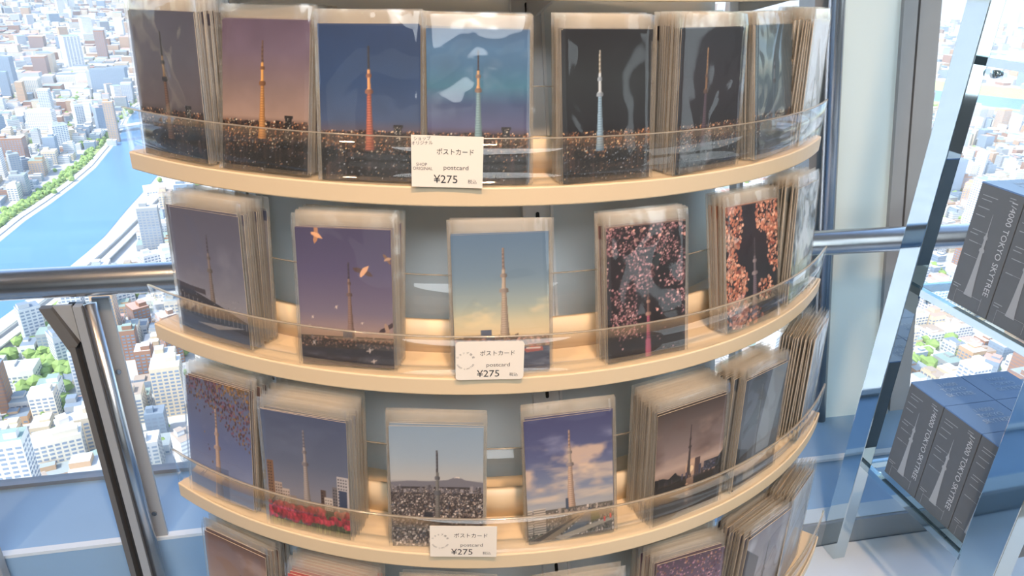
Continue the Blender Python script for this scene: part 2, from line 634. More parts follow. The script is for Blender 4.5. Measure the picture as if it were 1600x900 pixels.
SHELF_LABEL = ['topmost curved cream shelf with clear front lip, holding the night view postcards',
               'second curved cream shelf from the top, with cherry blossom and gull cards',
               'third curved cream shelf from the top, with red tulip and sepia sunset cards',
               'lowest curved cream shelf, cut off by the bottom of the view',
               'unseen empty curved cream shelf above the night view postcards, shading the panel']
for i in range(5):  # the last shelf is added out of view to shade the panel top
    z = (Z + [-.033])[i]
    R = (RIM + [.566])[i]
    sh = empty('curved_shelf', axis(z))
    mb = MB()
    arc_solid(mb, AZ0, AZ1, 0.452, R, z, z + DECK, 72, zc=z)
    bevel(at_root(mb.obj('deck', cream, sh), sh), 0.0015)
    mb = MB()
    arc_solid(mb, AZ0, AZ1, 0.516, 0.522, z + DECK, z + DECK + 0.037, 72, zc=z)
    at_root(mb.obj('back_riser', cream, sh, True), sh)
    mb = MB()
    arc_solid(mb, AZ0, AZ1, R - 0.0034, R - 0.0012, z + DECK, z + 0.0655, 72, zc=z)
    lip = at_root(mb.obj('front_lip', acrylic, sh, True), sh)
    mb = MB()
    arc_solid(mb, AZ0, AZ1, R - 0.0036, R - 0.0010, z + 0.0655, z + 0.0665, 72, zc=z)
    at_root(mb.obj('lip_edge', acrylic_edge, lip, True), sh)
    mb = MB()
    arc_solid(mb, AZ0, AZ1, 0.5100, 0.5118, z + DECK, z + 0.104, 72, zc=z)
    bp = at_root(mb.obj('back_plate', acrylic, sh, True), sh)
    mb = MB()
    arc_solid(mb, AZ0, AZ1, 0.5098, 0.5120, z + 0.104, z + 0.1048, 72, zc=z)
    at_root(mb.obj('plate_edge', acrylic_edge, bp, True), sh)
    mb = MB()
    for azd in (-31.6, 15.25, 59.0):
        a = math.radians(azd)
        A = [pol(a, 0.449, z - 0.001, z), pol(a, 0.54, z - 0.001, z), pol(a, 0.45, z - 0.03, z)]
        B = [pol(a + 0.006, 0.449, z - 0.001, z), pol(a + 0.006, 0.54, z - 0.001, z), pol(a + 0.006, 0.45, z - 0.03, z)]
        at_root(MB().prism(A, B).obj('bracket', upright_white, sh), sh)
    tag(sh, SHELF_LABEL[i], 'shelf', 'curved shelves of the card rack')
# ------------------------------------------------------------------ what is printed on the cards (flat print, drawn here pixel by pixel)
AW, AH = 240, 356
YY, XX = np.mgrid[0:AH, 0:AW]
XU, YV = (XX + 0.5) / AW, (YY + 0.5) / AH


def hx(c):
    c = c.lstrip('#')
    return np.array([int(c[i:i + 2], 16) / 255 for i in (0, 2, 4)])


class Art:
    def __init__(s, seed):
        s.r = np.random.RandomState(seed)
        s.a = np.zeros((AH, AW, 3))

    def grad(s, stops):
        vs = [p for p, _ in stops]
        cs = np.array([hx(c) for _, c in stops])
        for k in range(3):
            s.a[..., k] = np.interp(YV[:, 0], vs, cs[:, k])[:, None]
        return s

    def noise(s, nx, ny, octs=3):
        out = np.zeros((AH, AW))
        amp = 1.0
        for o in range(octs):
            g = s.r.rand(ny * 2 ** o + 2, nx * 2 ** o + 2)
            x, y = XU * nx * 2 ** o, YV * ny * 2 ** o
            i, j = x.astype(int), y.astype(int)
            fx, fy = x - i, y - j
            fx, fy = fx * fx * (3 - 2 * fx), fy * fy * (3 - 2 * fy)
            out += amp * ((g[j, i] * (1 - fx) + g[j, i + 1] * fx) * (1 - fy) + (g[j + 1, i] * (1 - fx) + g[j + 1, i + 1] * fx) * fy)
            amp *= 0.5
        return out / (2 - 0.5 ** (octs - 1))

    def blend(s, mask, col):
        m = np.clip(mask, 0, 1)[..., None]
        s.a = s.a * (1 - m) + (hx(col) if isinstance(col, str) else col) * m
        return s

    def clouds(s, col, nx, ny, v0, v1, thr=0.5, gain=4, amt=0.8):
        n = s.noise(nx, ny, 4)
        w = np.clip((YV - v0) / 0.06, 0, 1) * np.clip((v1 - YV) / 0.06, 0, 1)
        return s.blend(np.clip((n - thr) * gain, 0, 1) * w * amt, col)

    def rect(s, x0, y0, x1, y1, col, al=1.0):
        return s.blend(((XU >= x0) & (XU < x1) & (YV >= y0) & (YV < y1)) * al, col)

    def poly(s, pts, col, al=1.0):
        ins = np.zeros((AH, AW), bool)
        n = len(pts)
        for i in range(n):
            (x0, y0), (x1, y1) = pts[i], pts[(i + 1) % n]
            if y0 == y1:
                continue
            c = ((y0 > YV) != (y1 > YV)) & (XU < (x1 - x0) * (YV - y0) / (y1 - y0) + x0)
            ins ^= c
        return s.blend(ins * al, col)

    def disc(s, x, y, rx, ry, col, al=1.0):
        x0, x1 = max(0, int((x - rx) * AW) - 1), min(AW, int((x + rx) * AW) + 2)
        y0, y1 = max(0, int((y - ry) * AH) - 1), min(AH, int((y + ry) * AH) + 2)
        if x0 >= x1 or y0 >= y1:
            return s
        m = (((XU[y0:y1, x0:x1] - x) / rx) ** 2 + ((YV[y0:y1, x0:x1] - y) / ry) ** 2 < 1) * al
        c = hx(col) if isinstance(col, str) else col
        s.a[y0:y1, x0:x1] = s.a[y0:y1, x0:x1] * (1 - m[..., None]) + c * m[..., None]
        return s

    def tower(s, x, top, base, shaft, lit=None, mast=None, deck=None, wide=1.0, grid=0.0, lattice=None, tilt=0.0):
        """lattice broadcasting tower; sections: shaft below the lower deck, lit part between the decks, mast"""
        Ht = base - top
        t = (base - YV) / Ht
        prof_t = [0, .1, .25, .5, .545, .555, .585, .59, .60, .70, .705, .735, .74, .775, .78, .80, .995, 1.0]
        prof_w = [.050, .041, .032, .022, .021, .041, .037, .028, .017, .0155, .027, .027, .015, .015, .0125, .0115, .0095, .005]
        w = np.interp(t, prof_t, prof_w) * Ht * AH / AW * wide
        ins = (np.abs(XU - x - tilt * t) < w) & (t > 0) & (t < 1)
        u = (XU - x - tilt * t) / np.maximum(w, 1e-5)
        sc = hx(shaft)
        s.blend(ins, sc)
        lc = hx(lit or shaft)
        s.blend(ins & (t > .59) & (t < .78), lc)
        s.blend(ins & (t >= .78), hx(mast or shaft))
        s.blend(ins & (((t > .545) & (t < .59)) | ((t > .703) & (t < .74))), hx(deck or shaft))
        shade = np.clip(0.35 * (u + 0.1), 0, 0.45)
        s.a *= (1 - (ins * shade))[..., None]
        if grid:
            k = ((np.floor(YY / 3) % 2 == 0) | (np.abs(u) > .75)) & (t < .55)
            s.blend(ins & k, hx(lattice or '000000') if True else 0) if grid >= 1 else s.blend((ins & k) * grid, lattice or '#000000')
        s.blend((ins & (np.floor(YY / 5) % 2 == 0) & (t >= .78) & (t < .97)) * .6, hx(mast or shaft) * 0.6)
        return s

    def lights(s, v0, v1, n, cols, x0=0.0, x1=1.0, rmax=0.006, power=1.5):
        for k in range(n):
            x = x0 + (x1 - x0) * s.r.rand()
            y = v0 + (v1 - v0) * s.r.rand() ** power
            rr = rmax * (0.35 + 0.65 * s.r.rand())
            s.disc(x, y, rr, rr * AW / AH, cols[s.r.randint(len(cols))], 0.45 + 0.5 * s.r.rand())
        return s

    def skyline(s, v, hmin, hmax, cols, n=60, vb=None, win=None):
        vb = v if vb is None else vb
        for k in range(n):
            x = s.r.rand()
            w = 0.008 + 0.03 * s.r.rand()
            h = hmin + (hmax - hmin) * s.r.rand() ** 2
            c = hx(cols[s.r.randint(len(cols))]) * (0.8 + 0.4 * s.r.rand())
            s.rect(x, v - h, x + w, vb, np.clip(c, 0, 1))
            if win is not None and w > 0.02:
                for q in range(int(h * AH / 5)):
                    s.rect(x + 0.004, v - h + 0.008 + q * 5 / AH, x + w - 0.004, v - h + 0.014 + q * 5 / AH, win, 0.6)
        return s

    def town(s, v0, v1, n, cols):
        """a sea of small houses, larger towards the foot of the card"""
        for k in range(n):
            t = (k + s.r.rand()) / n
            y = v0 + (v1 - v0) * t ** 1.3
            q = 0.35 + 1.1 * t
            x = s.r.rand() * 1.04 - 0.04
            w, h = q * (0.008 + 0.018 * s.r.rand()), q * (0.005 + 0.016 * s.r.rand())
            c = hx(cols[s.r.randint(len(cols))]) * (0.75 + 0.45 * s.r.rand())
            s.rect(x, y - h, x + w, y, np.clip(c, 0, 1))
            s.rect(x + w, y - h * 0.9, x + w * 1.35, y, np.clip(c * 0.35, 0, 1))
        return s

    def bird(s, x, y, z, tilt=0.6, body='#d8b08e', wing='#5b4a46', al=1):
        ct, st = math.cos(tilt), math.sin(tilt)
        P = lambda a, b: (x + z * (a * ct - b * st), y + z * (a * st + b * ct) * AW / AH)
        s.poly([P(-.3, -.1), P(-.55, -.9), P(-.3, -1.35), P(.1, -.8), P(.3, -.1)], wing, al)
        s.poly([P(-.2, .1), P(-.1, .9), P(.25, 1.3), P(.45, .7), P(.4, .1)], wing, al)
        s.poly([P(-.75, .02), P(-.3, -.26), P(.35, -.28), P(.75, -.05), P(1.1, .2), P(.4, .34), P(-.3, .28)], body, al)
        cx, cy = P(-.5, .02)
        s.disc(cx, cy, z * .19, z * .14, body, al)
        return s

    def out(s):
        a = np.clip(s.a, 0, 1)
        g = a.mean(2, keepdims=True)
        a = np.clip((g + (a - g) * .88) * 1.02 + .012, 0, 1)
        a = a.reshape(AH // 2, 2, AW // 2, 2, 3).mean((1, 3))
        return a[::-1]


WARM = ['#ffb070', '#e8955a', '#ffd9a0', '#c97848', '#fff0d0']
COLD = ['#9aa8b8', '#d8e0e8', '#6a7a8c', '#ffd9a0', '#e09a60']


def night(seed, sky, tower, hor=.655, tx=.47, dark='#0d0f14', ground='#161416', tower_top=.13, foot=.80, nl=420, tall=True, **kw):
    A = Art(seed)
    A.grad(sky)
    n = A.noise(5, 8, 3)
    A.a *= (0.93 + 0.14 * n)[..., None]
    A.blend(np.clip((YV - hor) / 0.02, 0, 1), ground)
    A.skyline(hor + .012, .0, .018, ['#2a2224', '#1b181c', '#3a2c28'], 70, 1.0)
    A.blend((A.noise(24, 40, 2) - .42) * 1.5 * np.clip((YV - hor) / .02, 0, 1) * np.clip((.86 - YV) / .12, 0, 1), '#5a3c2c')
    A.lights(hor, .84, nl, WARM + ['#a86a40'] * 2, rmax=.0085, power=1.25)
    for k in range(14):
        x, y = A.r.rand(), .80 + .18 * A.r.rand()
        A.disc(x, y, .05 + .10 * A.r.rand(), .02 + .035 * A.r.rand(), dark, 0.75)
    A.lights(.74, .985, int(nl * .5), COLD, rmax=.0072, power=1.0)
    if tall:
        A.rect(.735, hor - .035, .81, hor + .14, '#1a191c')
        A.rect(.725, hor - .042, .82, hor - .022, '#201c1e')
        A.lights(hor - .03, hor + .13, 60, ['#d8cfc0', '#a89880', '#fff0d0'], .74, .80, .006, 1)
    A.tower(tx, tower_top, foot, grid=.35, **{**dict(lattice='#2a1a14'), **tower})
    for k in range(10):
        A.disc(A.r.rand(), .985 - .1 * A.r.rand(), .02 + .1 * A.r.rand(), .004, dark, .6)
    return A


ARTS = {}


def mk(key):
    def d(f):
        ARTS[key] = f
        return f
    return d


@mk('11')
def _():
    A = night(11, [(0, '#4a4856'), (.3, '#56545f'), (.62, '#5b5154'), (.7, '#3a3436')], dict(shaft='#7a5540', lit='#8a6a48', mast='#25262c', deck='#26262c'), tx=.46, nl=260, foot=.86)
    return A


@mk('12')
def _():
    return night(12, [(0, '#57495f'), (.2, '#64566a'), (.45, '#7c6866'), (.63, '#92786c'), (.68, '#5c4640')],
                 dict(shaft='#c98b4a', lit='#e0a050', mast='#6a5040', deck='#7a5032', lattice='#5c3a20'), foot=.775)


@mk('13')
def _():
    return night(13, [(0, '#15305a'), (.35, '#1f3c68'), (.6, '#36486c'), (.66, '#4a4658')],
                 dict(shaft='#c06850', lit='#e09a60', mast='#30303c', deck='#8a5a48', lattice='#3a2028'), tx=.49, foot=.80, hor=.67)


@mk('14')
def _():
    A = night(14, [(0, '#2a4c74'), (.12, '#35608a'), (.22, '#305a80'), (.36, '#2f6480'), (.48, '#33436a'), (.62, '#4a4c70'), (.66, '#4a3e4c')],
              dict(shaft='#7a9aa0', lit='#d09a60', mast='#3a3440', deck='#7a6050', lattice='#3a5a6a'), tx=.5, foot=.72, hor=.66)
    m = np.clip((A.noise(3, 7, 4) - .48) * 4, 0, 1) * np.clip((.62 - YV) / .1, 0, 1) * (np.abs(XU - .5) > .05)
    A.blend(m * .45, '#6a7c98')
    return A


@mk('15')
def _():
    A = night(15, [(0, '#17171c'), (.3, '#23282c'), (.6, '#1d1f24'), (.68, '#15151a')],
              dict(shaft='#8fb0c8', lit='#c8d0d4', mast='#b8b0a0', deck='#8c98a4', lattice='#3c5468'), tx=.42, foot=.79, nl=520, tall=False)
    return A


@mk('16')
def _():
    return night(16, [(0, '#17141a'), (.4, '#221a1e'), (.66, '#1a1416')], dict(shaft='#5a4650', lit='#8a6440', mast='#a07850', deck='#5a4030', lattice='#1c1416'), tx=.42, foot=.82, nl=420, tall=False)


@mk('17')
def _():
    return night(17, [(0, '#3c4c54'), (.4, '#445660'), (.66, '#3c4854')], dict(shaft='#50606c', lit='#6a7078', mast='#4a4a50', deck='#4a4a50', lattice='#34404a'), tx=.5, nl=120, ground='#2c3a48', tall=False)


@mk('18')
def _():
    A = Art(18).grad([(0, '#dfe6ea'), (.5, '#c8d2d8'), (1, '#9aa4a8')])
    A.tower(.5, .15, .9, '#7c868c')
    return A


@mk('21')
def _():
    A = Art(21).grad([(0, '#565667'), (.4, '#66677a'), (.75, '#8b8a94'), (1, '#5a5c6a')])
    A.clouds('#8c8e9c', 4, 6, .2, .8, .5, 3, .4)
    A.tower(.52, .17, .80, '#8a7a72', mast='#5a5660', deck='#6e6460', grid=.3, lattice='#4a4444')
    A.poly([(0, .60), (.25, .625), (.6, .70), (1, .80), (1, .93), (0, .80)], '#3b3d48')
    for k in range(16):
        x = .03 + k * .062
        A.rect(x, .64 + .018 * k * .62, x + .014, .80 + .004 * k, '#6e6c72')
    A.poly([(0, .56), (.2, .585), (.42, .60), (.42, .64), (.2, .62), (0, .60)], '#46424a')
    A.poly([(0, .80), (1, .90), (1, 1), (0, 1)], '#4c5060')
    A.poly([(.25, .87), (.95, .845), (.55, .90)], '#9a9494')
    A.lights(.64, .82, 90, ['#a09a98', '#c8c0b8', '#2a2a34'], rmax=.006)
    return A


@mk('22')
def _():
    A = Art(22).grad([(0, '#433f5e'), (.3, '#514b6c'), (.6, '#6e6478'), (.78, '#a08478'), (.80, '#8a6a60')])
    A.tower(.545, .235, .775, '#8c7068', mast='#4e4454', deck='#6a5654', grid=.3, lattice='#5a443e')
    A.rect(0, .775, 1, .87, '#3c3230')
    A.skyline(.79, .0, .03, ['#6a6064', '#8a7a74', '#544c54'], 26, .80)
    A.rect(.46, .74, .56, .79, '#4a4e60')
    A.lights(.785, .855, 260, ['#9a6c5c', '#7a5448', '#c08c78', '#2a2222'], rmax=.012, power=1)
    A.rect(.35, .785, 1, .795, '#7a6a60')
    A.grad_water = None
    A.blend(np.clip((YV - .865) / .004, 0, 1), '#2d2b36')
    A.blend((A.noise(10, 60, 2) - .5) * 2 * (YV > .87), '#4c4858')
    A.bird(.22, .05, .075, .35, '#e0a070', '#b07a58')
    A.bird(.70, .30, .085, -1.0, '#d8a078', '#54403e')
    A.bird(.955, .205, .05, -.4, '#b08a6c', '#7a5a48')
    A.bird(.93, .70, .075, 1.25, '#a08270', '#40343a')
    for x, y, z in ((.40, .56, .022), (.14, .64, .02), (.67, .67, .018), (.1, .71, .02), (.14, .83, .03), (.74, .87, .035), (.78, .95, .03)):
        A.bird(x, y, z, .7 + x, '#cdb8b0', '#a09088')
    return A


@mk('23')
def _():
    A = Art(23).grad([(0, '#4a6684'), (.3, '#60788c'), (.5, '#8a9690'), (.62, '#b8ae8c'), (.72, '#c8b088'), (.75, '#a89078')])
    A.clouds('#e8c890', 3, 10, .42, .70, .52, 4, .6)
    A.tower(.53, .10, .80, '#b09a84', mast='#8c7468', deck='#8a7a70', wide=1.15, grid=.35, lattice='#6a5a4c')
    A.rect(0, .735, 1, .80, '#5a5046')
    A.skyline(.75, .0, .035, ['#7a6a58', '#544a44', '#8c7a64', '#3c3a40'], 24, .79)
    A.rect(.28, .68, .39, .78, '#4c5468')
    A.rect(.10, .715, .28, .78, '#6e5c48')
    A.lights(.745, .81, 260, ['#c08a84', '#9a6a60', '#5c4a40', '#d8a89a'], rmax=.014, power=1)
    A.blend(np.clip((YV - .81) / .01, 0, 1), '#43465a')
    A.blend((A.noise(8, 60, 2) - .5) * 2.4 * (YV > .815), '#6a6c7c')
    A.poly([(.72, .835), (.80, .815), (.92, .82), (.93, .85), (.75, .86)], '#c8503c')
    A.rect(.75, .822, .90, .834, '#f0e0d0')
    return A


def blossoms(A, n, cols, where, rr=.016):
    for k in range(n):
        for tr in range(30):
            x, y = A.r.rand(), A.r.rand()
            if A.r.rand() < where(x, y):
                break
        q = rr * (.4 + .8 * A.r.rand())
        c = hx(cols[A.r.randint(len(cols))]) * (.6 + .5 * A.r.rand())
        A.disc(x, y, q, q * AW / AH, np.clip(c, 0, 1), .85)
    return A


@mk('24')
def _():
    A = Art(24).grad([(0, '#191317'), (.6, '#1a1519'), (1, '#191519')])
    A.blend((A.noise(4, 5, 3) - .35) * .8, '#3a2a2e')
    A.poly([(.55, .3), (.78, .05), (.82, .06), (.62, .35)], '#2e3c40', .6)
    A.tower(.515, .40, 1.02, '#b0506a', lit='#6a4a44', mast='#5a4640', deck='#a07868', wide=1.0, grid=.4, lattice='#5a2a3c')
    A.rect(.475, .86, .545, .97, '#d0607c', .55)
    cl = A.noise(5, 6, 3)

    def wh(x, y):
        d = cl[min(AH - 1, int(y * AH)), min(AW - 1, int(x * AW))]
        f = 1.0 if y < .48 else (0.9 if (x < .38 and y < .84) or (x > .6 and .5 < y < .70) else .03)
        return f * (1 if d > .47 else .12)
    blossoms(A, 1500, ['#c88a8e', '#b87a80', '#8c5a60', '#e0a8a4', '#6a4448'], wh, .0115)
    blossoms(A, 30, ['#f0a898', '#e8b0a4'], lambda x, y: 1 if y < .12 else .02, .02)
    return A


@mk('25')
def _():
    A = Art(25).grad([(0, '#1d0f14'), (.3, '#251318'), (.6, '#171519'), (1, '#1d181c')])
    A.blend((A.noise(3, 5, 2) - .45) * 1.2, '#2e2a34')
    A.tower(.54, .28, .95, '#7a6a74', lit='#6a5c60', mast='#4a3c40', deck='#8c7a78', wide=1.5, grid=.5, lattice='#3a2c34')
    A.disc(.70, .165, .035, .026, '#e0b8b0')
    for (cx, cy, rx, ry, n) in ((.14, .15, .18, .22, 150), (.82, .10, .26, .20, 200), (.95, .35, .17, .25, 120), (.18, .62, .24, .16, 170), (.12, .42, .1, .08, 40), (.2, .85, .22, .14, 110), (.75, .72, .15, .10, 40), (.42, .92, .3, .08, 60)):
        for k in range(int(n * 1.7)):
            a, q = A.r.rand() * 6.28, A.r.rand() ** .5
            c = hx(['#d8805c', '#c46a4c', '#e89c78', '#a04c38', '#f0b090'][A.r.randint(5)]) * (.65 + .45 * A.r.rand())
            z = .010 + .015 * A.r.rand()
            A.disc(cx + rx * q * math.cos(a), cy + ry * q * math.sin(a), z, z * .62, np.clip(c, 0, 1), .9)
    return A


@mk('26')
def _():
    A = Art(26).grad([(0, '#9aa4a8'), (.5, '#b8c0c0'), (1, '#8a9a60')])
    A.blend((A.noise(6, 8, 3) - .5) * 3, '#2c3030')
    return A


@mk('31')
def _():
    A = Art(31).grad([(0, '#5c627c'), (.5, '#5a6690'), (.8, '#7580a4'), (1, '#8088a0')])
    A.tower(.46, .22, .99, '#c0a08c', mast='#b09484', deck='#a89088', wide=1.2, grid=.25, lattice='#8a7468')
    A.clouds('#8b93b0', 3, 5, .35, 1, .5, 3, .5)

    def wh(x, y):
        return 1 if y < .18 + .42 * max(0, (x - .25)) * (1.2 if x > .5 else .6) else (.25 if y < .28 else .01)
    for k in range(640):
        for t in range(20):
            x, y = A.r.rand(), A.r.rand() ** 1.5 * .7
            if A.r.rand() < wh(x, y):
                break
        c = ['#4c3440', '#5c3c4c', '#7a4a5c', '#3c3034', '#8c6a3c', '#6a4c30'][A.r.randint(6)] if y > .1 or x < .6 else ['#a0743c', '#7a5430', '#5c4a30'][A.r.randint(3)]
        A.disc(x, y, .006 + .008 * A.r.rand(), .007 + .008 * A.r.rand(), c, .85)
    A.rect(.42, .72, .62, 1, '#4c5674', .55)
    A.rect(.70, .78, .82, .86, '#7880a0', .5)
    return A


@mk('32')
def _():
    A = Art(32).grad([(0, '#46506e'), (.4, '#5a627a'), (.66, '#7a7a88'), (1, '#8a8488')])
    A.clouds('#707a94', 2, 5, .0, .6, .5, 3, .35)
    A.tower(.49, .12, .78, '#a89a94', mast='#8a8084', deck='#7c7478', wide=1.05, grid=.3, lattice='#6a6060')
    for (x0, y0, x1, c, wc) in ((.02, .42, .10, '#7c5a44', '#3a2c28'), (.10, .60, .19, '#a89488', '#5a4c48'), (.19, .65, .28, '#b8a498', '#6a5a54'), (.28, .70, .36, '#8c7c74', '#54484a'),
                                (.58, .74, .66, '#6a5c58', '#3a3436'), (.66, .60, .72, '#54423c', '#2c2426'), (.70, .66, .82, '#c0b2a8', '#6a605c'), (.80, .56, .88, '#6a6468', '#34343c'), (.86, .46, 1.0, '#b0a8a8', '#3c3c48')):
        A.rect(x0, y0, x1, .86, c)
        k = y0 + .02
        while k < .80:
            for q in range(int((x1 - x0) / .03)):
                A.rect(x0 + .008 + q * .03, k, x0 + .026 + q * .03, k + .012, wc, .85)
            k += .026
    A.rect(.88, .58, .97, .84, '#34405c')
    A.rect(0, .775, 1, .80, '#3c3c34')
    A.rect(0, .80, 1, 1, '#3f4630')
    for k in range(190):
        x, y = A.r.rand(), .80 + .18 * A.r.rand()
        A.disc(x, y, .006, .03, ['#5c6c34', '#7c8a4c', '#2c3824'][A.r.randint(3)], .8)
    for k in range(105):
        x = A.r.rand()
        y = .785 + .13 * A.r.rand() ** 1.3
        q = .03 + .022 * A.r.rand()
        c = hx(['#b0142c', '#c81e38', '#8c1024', '#d83048'][A.r.randint(4)])
        A.disc(x, y, q, q * .62, c, .95)
        A.disc(x + q * .25, y - q * .1, q * .45, q * .42, np.clip(c * 1.25, 0, 1), .6)
        A.disc(x - q * .35, y + q * .12, q * .3, q * .42, c * .6, .6)
    return A


@mk('33')
def _():
    A = Art(33).grad([(0, '#7c92a8'), (.25, '#8c9cac'), (.43, '#a8a6a4'), (.47, '#807c80'), (.5, '#5c565a')])
    A.clouds('#a0aab0', 2, 5, .0, .4, .5, 3, .3)
    A.poly([(0, .455), (.2, .44), (.4, .445), (.62, .43), (.70, .405), (.735, .405), (.80, .43), (1, .45), (1, .5), (0, .5)], '#6c6a74')
    A.poly([(.68, .415), (.70, .405), (.735, .405), (.755, .418), (.72, .413)], '#d8c8b8')
    A.rect(0, .49, 1, 1, '#3a3436')
    A.skyline(.52, .01, .05, ['#5c5860', '#4c4850', '#7a7478', '#8a8488'], 70, .54)
    A.town(.51, 1.0, 2600, ['#b0a29c', '#8c7c74', '#6a5c58', '#c8bab0', '#54484a', '#4c505c', '#988478'])
    A.rect(.36, .70, .45, .80, '#2c2c34')
    A.tower(.505, .19, 1.0, '#74706c', mast='#4e4a50', deck='#5a5a60', wide=.82, grid=.25, lattice='#4a4646')
    return A


@mk('34')
def _():
    A = Art(34).grad([(0, '#3c3e66'), (.3, '#4a5078'), (.55, '#6c7690'), (.72, '#98989c'), (.75, '#8c8a8c')])
    A.clouds('#c8a890', 3, 7, .2, .62, .52, 5, .85)
    A.clouds('#d8b898', 2, 14, .32, .72, .50, 4, .6)
    A.clouds('#8c8ca8', 3, 12, .1, .4, .54, 4, .5)
    A.tower(.505, .115, .75, '#c0a088', lit='#a89484', mast='#a88878', deck='#8a7c7c', wide=1.15, grid=.4, lattice='#7a5c50')
    A.rect(0, .735, 1, 1, '#5c5650')
    A.rect(.44, .66, .475, .75, '#3c485c')
    A.skyline(.76, .0, .03, ['#8c8078', '#6a6260', '#a8988c'], 40, .78)
    A.town(.75, .98, 600, ['#a89a8c', '#8c8078', '#c8bcb0', '#6a625c', '#4c5044'])
    for x0, y0, x1 in ((.0, .72, .06), (.07, .715, .21),):
        A.rect(x0, y0, x1, .92, '#b8aa9c')
        for q in range(10):
            A.rect(x0, y0 + .01 + q * .02, x1, y0 + .018 + q * .02, '#54504c', .8)
    A.poly([(.62, .84), (.70, .77), (.74, .77), (.72, .88), (.48, 1.0), (.30, 1.0)], '#4c5868')
    A.poly([(.10, .95), (.60, .80), (.66, .80), (.30, .98), (.12, 1.0)], '#7c6c58')
    A.poly([(.05, .97), (.58, .815), (.60, .82), (.12, .99)], '#3c342e')
    A.poly([(.30, .97), (1.0, .86), (1.0, .89), (.4, 1.0)], '#9c9284')
    A.poly([(.72, .80), (.80, .78), (.84, .86), (.74, .89)], '#48502c')
    A.rect(.88, .86, .90, .90, '#d83030')
    A.rect(.95, .84, .97, .88, '#d83030')
    A.disc(.66, .76, .03, .015, '#c05a3c', .0)
    return A


@mk('35')
def _():
    A = Art(35).grad([(0, '#43342f'), (.15, '#5f4d47'), (.4, '#86706a'), (.52, '#b39482'), (.58, '#96786a')])
    A.clouds('#5c443c', 3, 7, .0, .5, .48, 3, .7)
    A.clouds('#c09a84', 3, 9, .12, .5, .52, 4, .45)
    A.disc(.54, .56, .10, .08, '#f0b078', .4)
    A.disc(.53, .575, .035, .03, '#ffe0a8', .7)
    A.tower(.49, .17, .63, '#3c2a28', wide=.85)
    A.poly([(0, .57), (.12, .575), (.2, .60), (.3, .56), (.33, .59), (.4, .62), (.5, .63), (.5, .68), (0, .68)], '#17110f')
    A.rect(.58, .49, .66, .66, '#4a322c')
    A.skyline(.62, .0, .06, ['#2c2226', '#3c2c2c', '#343044'], 18, .66)
    A.rect(.72, .55, .96, .64, '#2a2630')
    A.lights(.56, .64, 50, ['#4a5478', '#5c5060', '#7a6a60'], .7, .98, .012, 1)
    A.poly([(.9, .58), (1, .50), (1, .68), (.9, .66)], '#1a1412')
    A.blend(np.clip((YV - .645) / .02, 0, 1), '#1d1615')
    A.blend(((np.abs(XU - .52) < .05 + .10 * (YV - .65)) & (YV > .655)) * np.clip(1 - (YV - .66) / .33, 0, 1) * .75, '#b08468')
    A.tower(.49, 1.0, .66, '#2c1e1c', wide=.6)
    for k in range(14):
        A.disc(.49 + .03 * A.r.randn(), .7 + .2 * A.r.rand(), .02, .004, '#e8b890', .5)
    A.blend(np.clip((YV - .86) / .1, 0, 1) * .8, '#130f10')
    return A


@mk('36')
def _():
    A = Art(36).grad([(0, '#3c4450'), (.4, '#5a6470'), (.7, '#4a5058'), (1, '#22262c')])
    A.blend(((XU + YV * .3 > .62) & (XU + YV * .3 < 1.0) & (YV < .75)) * .6, '#98a4ac')  # pale slanting band across the picture
    A.poly([(0, .6), (.25, .66), (.3, 1), (0, 1)], '#1c2026')
    A.tower(.42, .1, .8, '#6a7078', grid=.3, lattice='#3a4048')
    A.rect(.22, .82, .50, .95, '#5c5448')
    for k in range(7):
        A.rect(.24 + k * .035, .83, .255 + k * .035, .95, '#b0a48c', .7)
    return A


@mk('37')
def _():
    A = Art(37).grad([(0, '#c8d0d8'), (.5, '#a8b4c0'), (1, '#5c6878')])
    A.clouds('#e8eef0', 3, 5, 0, 1, .5, 3, .8)
    return A


@mk('41')
def _():
    A = Art(41).grad([(0, '#6a5048'), (.2, '#8a6c60'), (.5, '#a08474'), (.8, '#6a5854'), (1, '#3c3234')])
    A.clouds('#b09488', 3, 6, .05, .6, .5, 4, .6)
    A.tower(.56, .30, 1.0, '#3a3036', wide=1.0)
    return A


@mk('42')
def _():
    A = Art(42).grad([(0, '#c04848'), (.3, '#d86058'), (1, '#8c2c34')])
    A.blend((A.noise(5, 7, 3) - .5) * 3, '#e88878')
    A.tower(.5, .15, .95, '#f0d0c0')
    return A


@mk('43')
def _():
    A = Art(43).grad([(0, '#d8907c'), (.5, '#e0a890'), (1, '#70605c')])
    A.tower(.5, .15, .9, '#7a5c54')
    A.town(.75, 1, 300, ['#b0a29c', '#8c7c74', '#6a5c58'])
    return A


@mk('44')
def _():
    A = Art(44).grad([(0, '#6a88b0'), (.6, '#a8b4c0'), (1, '#5c685c')])
    A.tower(.5, .15, .9, '#b0a49c')
    A.town(.8, 1, 300, ['#b0a29c', '#8c7c74', '#6a5c58'])
    return A


@mk('45')
def _():
    A = Art(45).grad([(0, '#4c3c4c'), (.3, '#6a5870'), (1, '#544c60')])
    blossoms(A, 700, ['#c88a9c', '#8c5a78', '#d8a0a0', '#a06a48', '#5c4058'], lambda x, y: 1 if y < .5 else .2, .014)
    A.tower(.5, .2, .95, '#a0908c', grid=.3)
    return A


@mk('46')
def _():
    A = Art(46).grad([(0, '#686470'), (.5, '#8c8c98'), (1, '#4c4a54')])
    A.blend((A.noise(3, 4, 2) - .5) * 3, '#a8aab4')
    A.poly([(0, .1), (.35, .3), (.3, .8), (0, .9)], '#343038')
    A.tower(.55, .2, .95, '#5c5860')
    return A


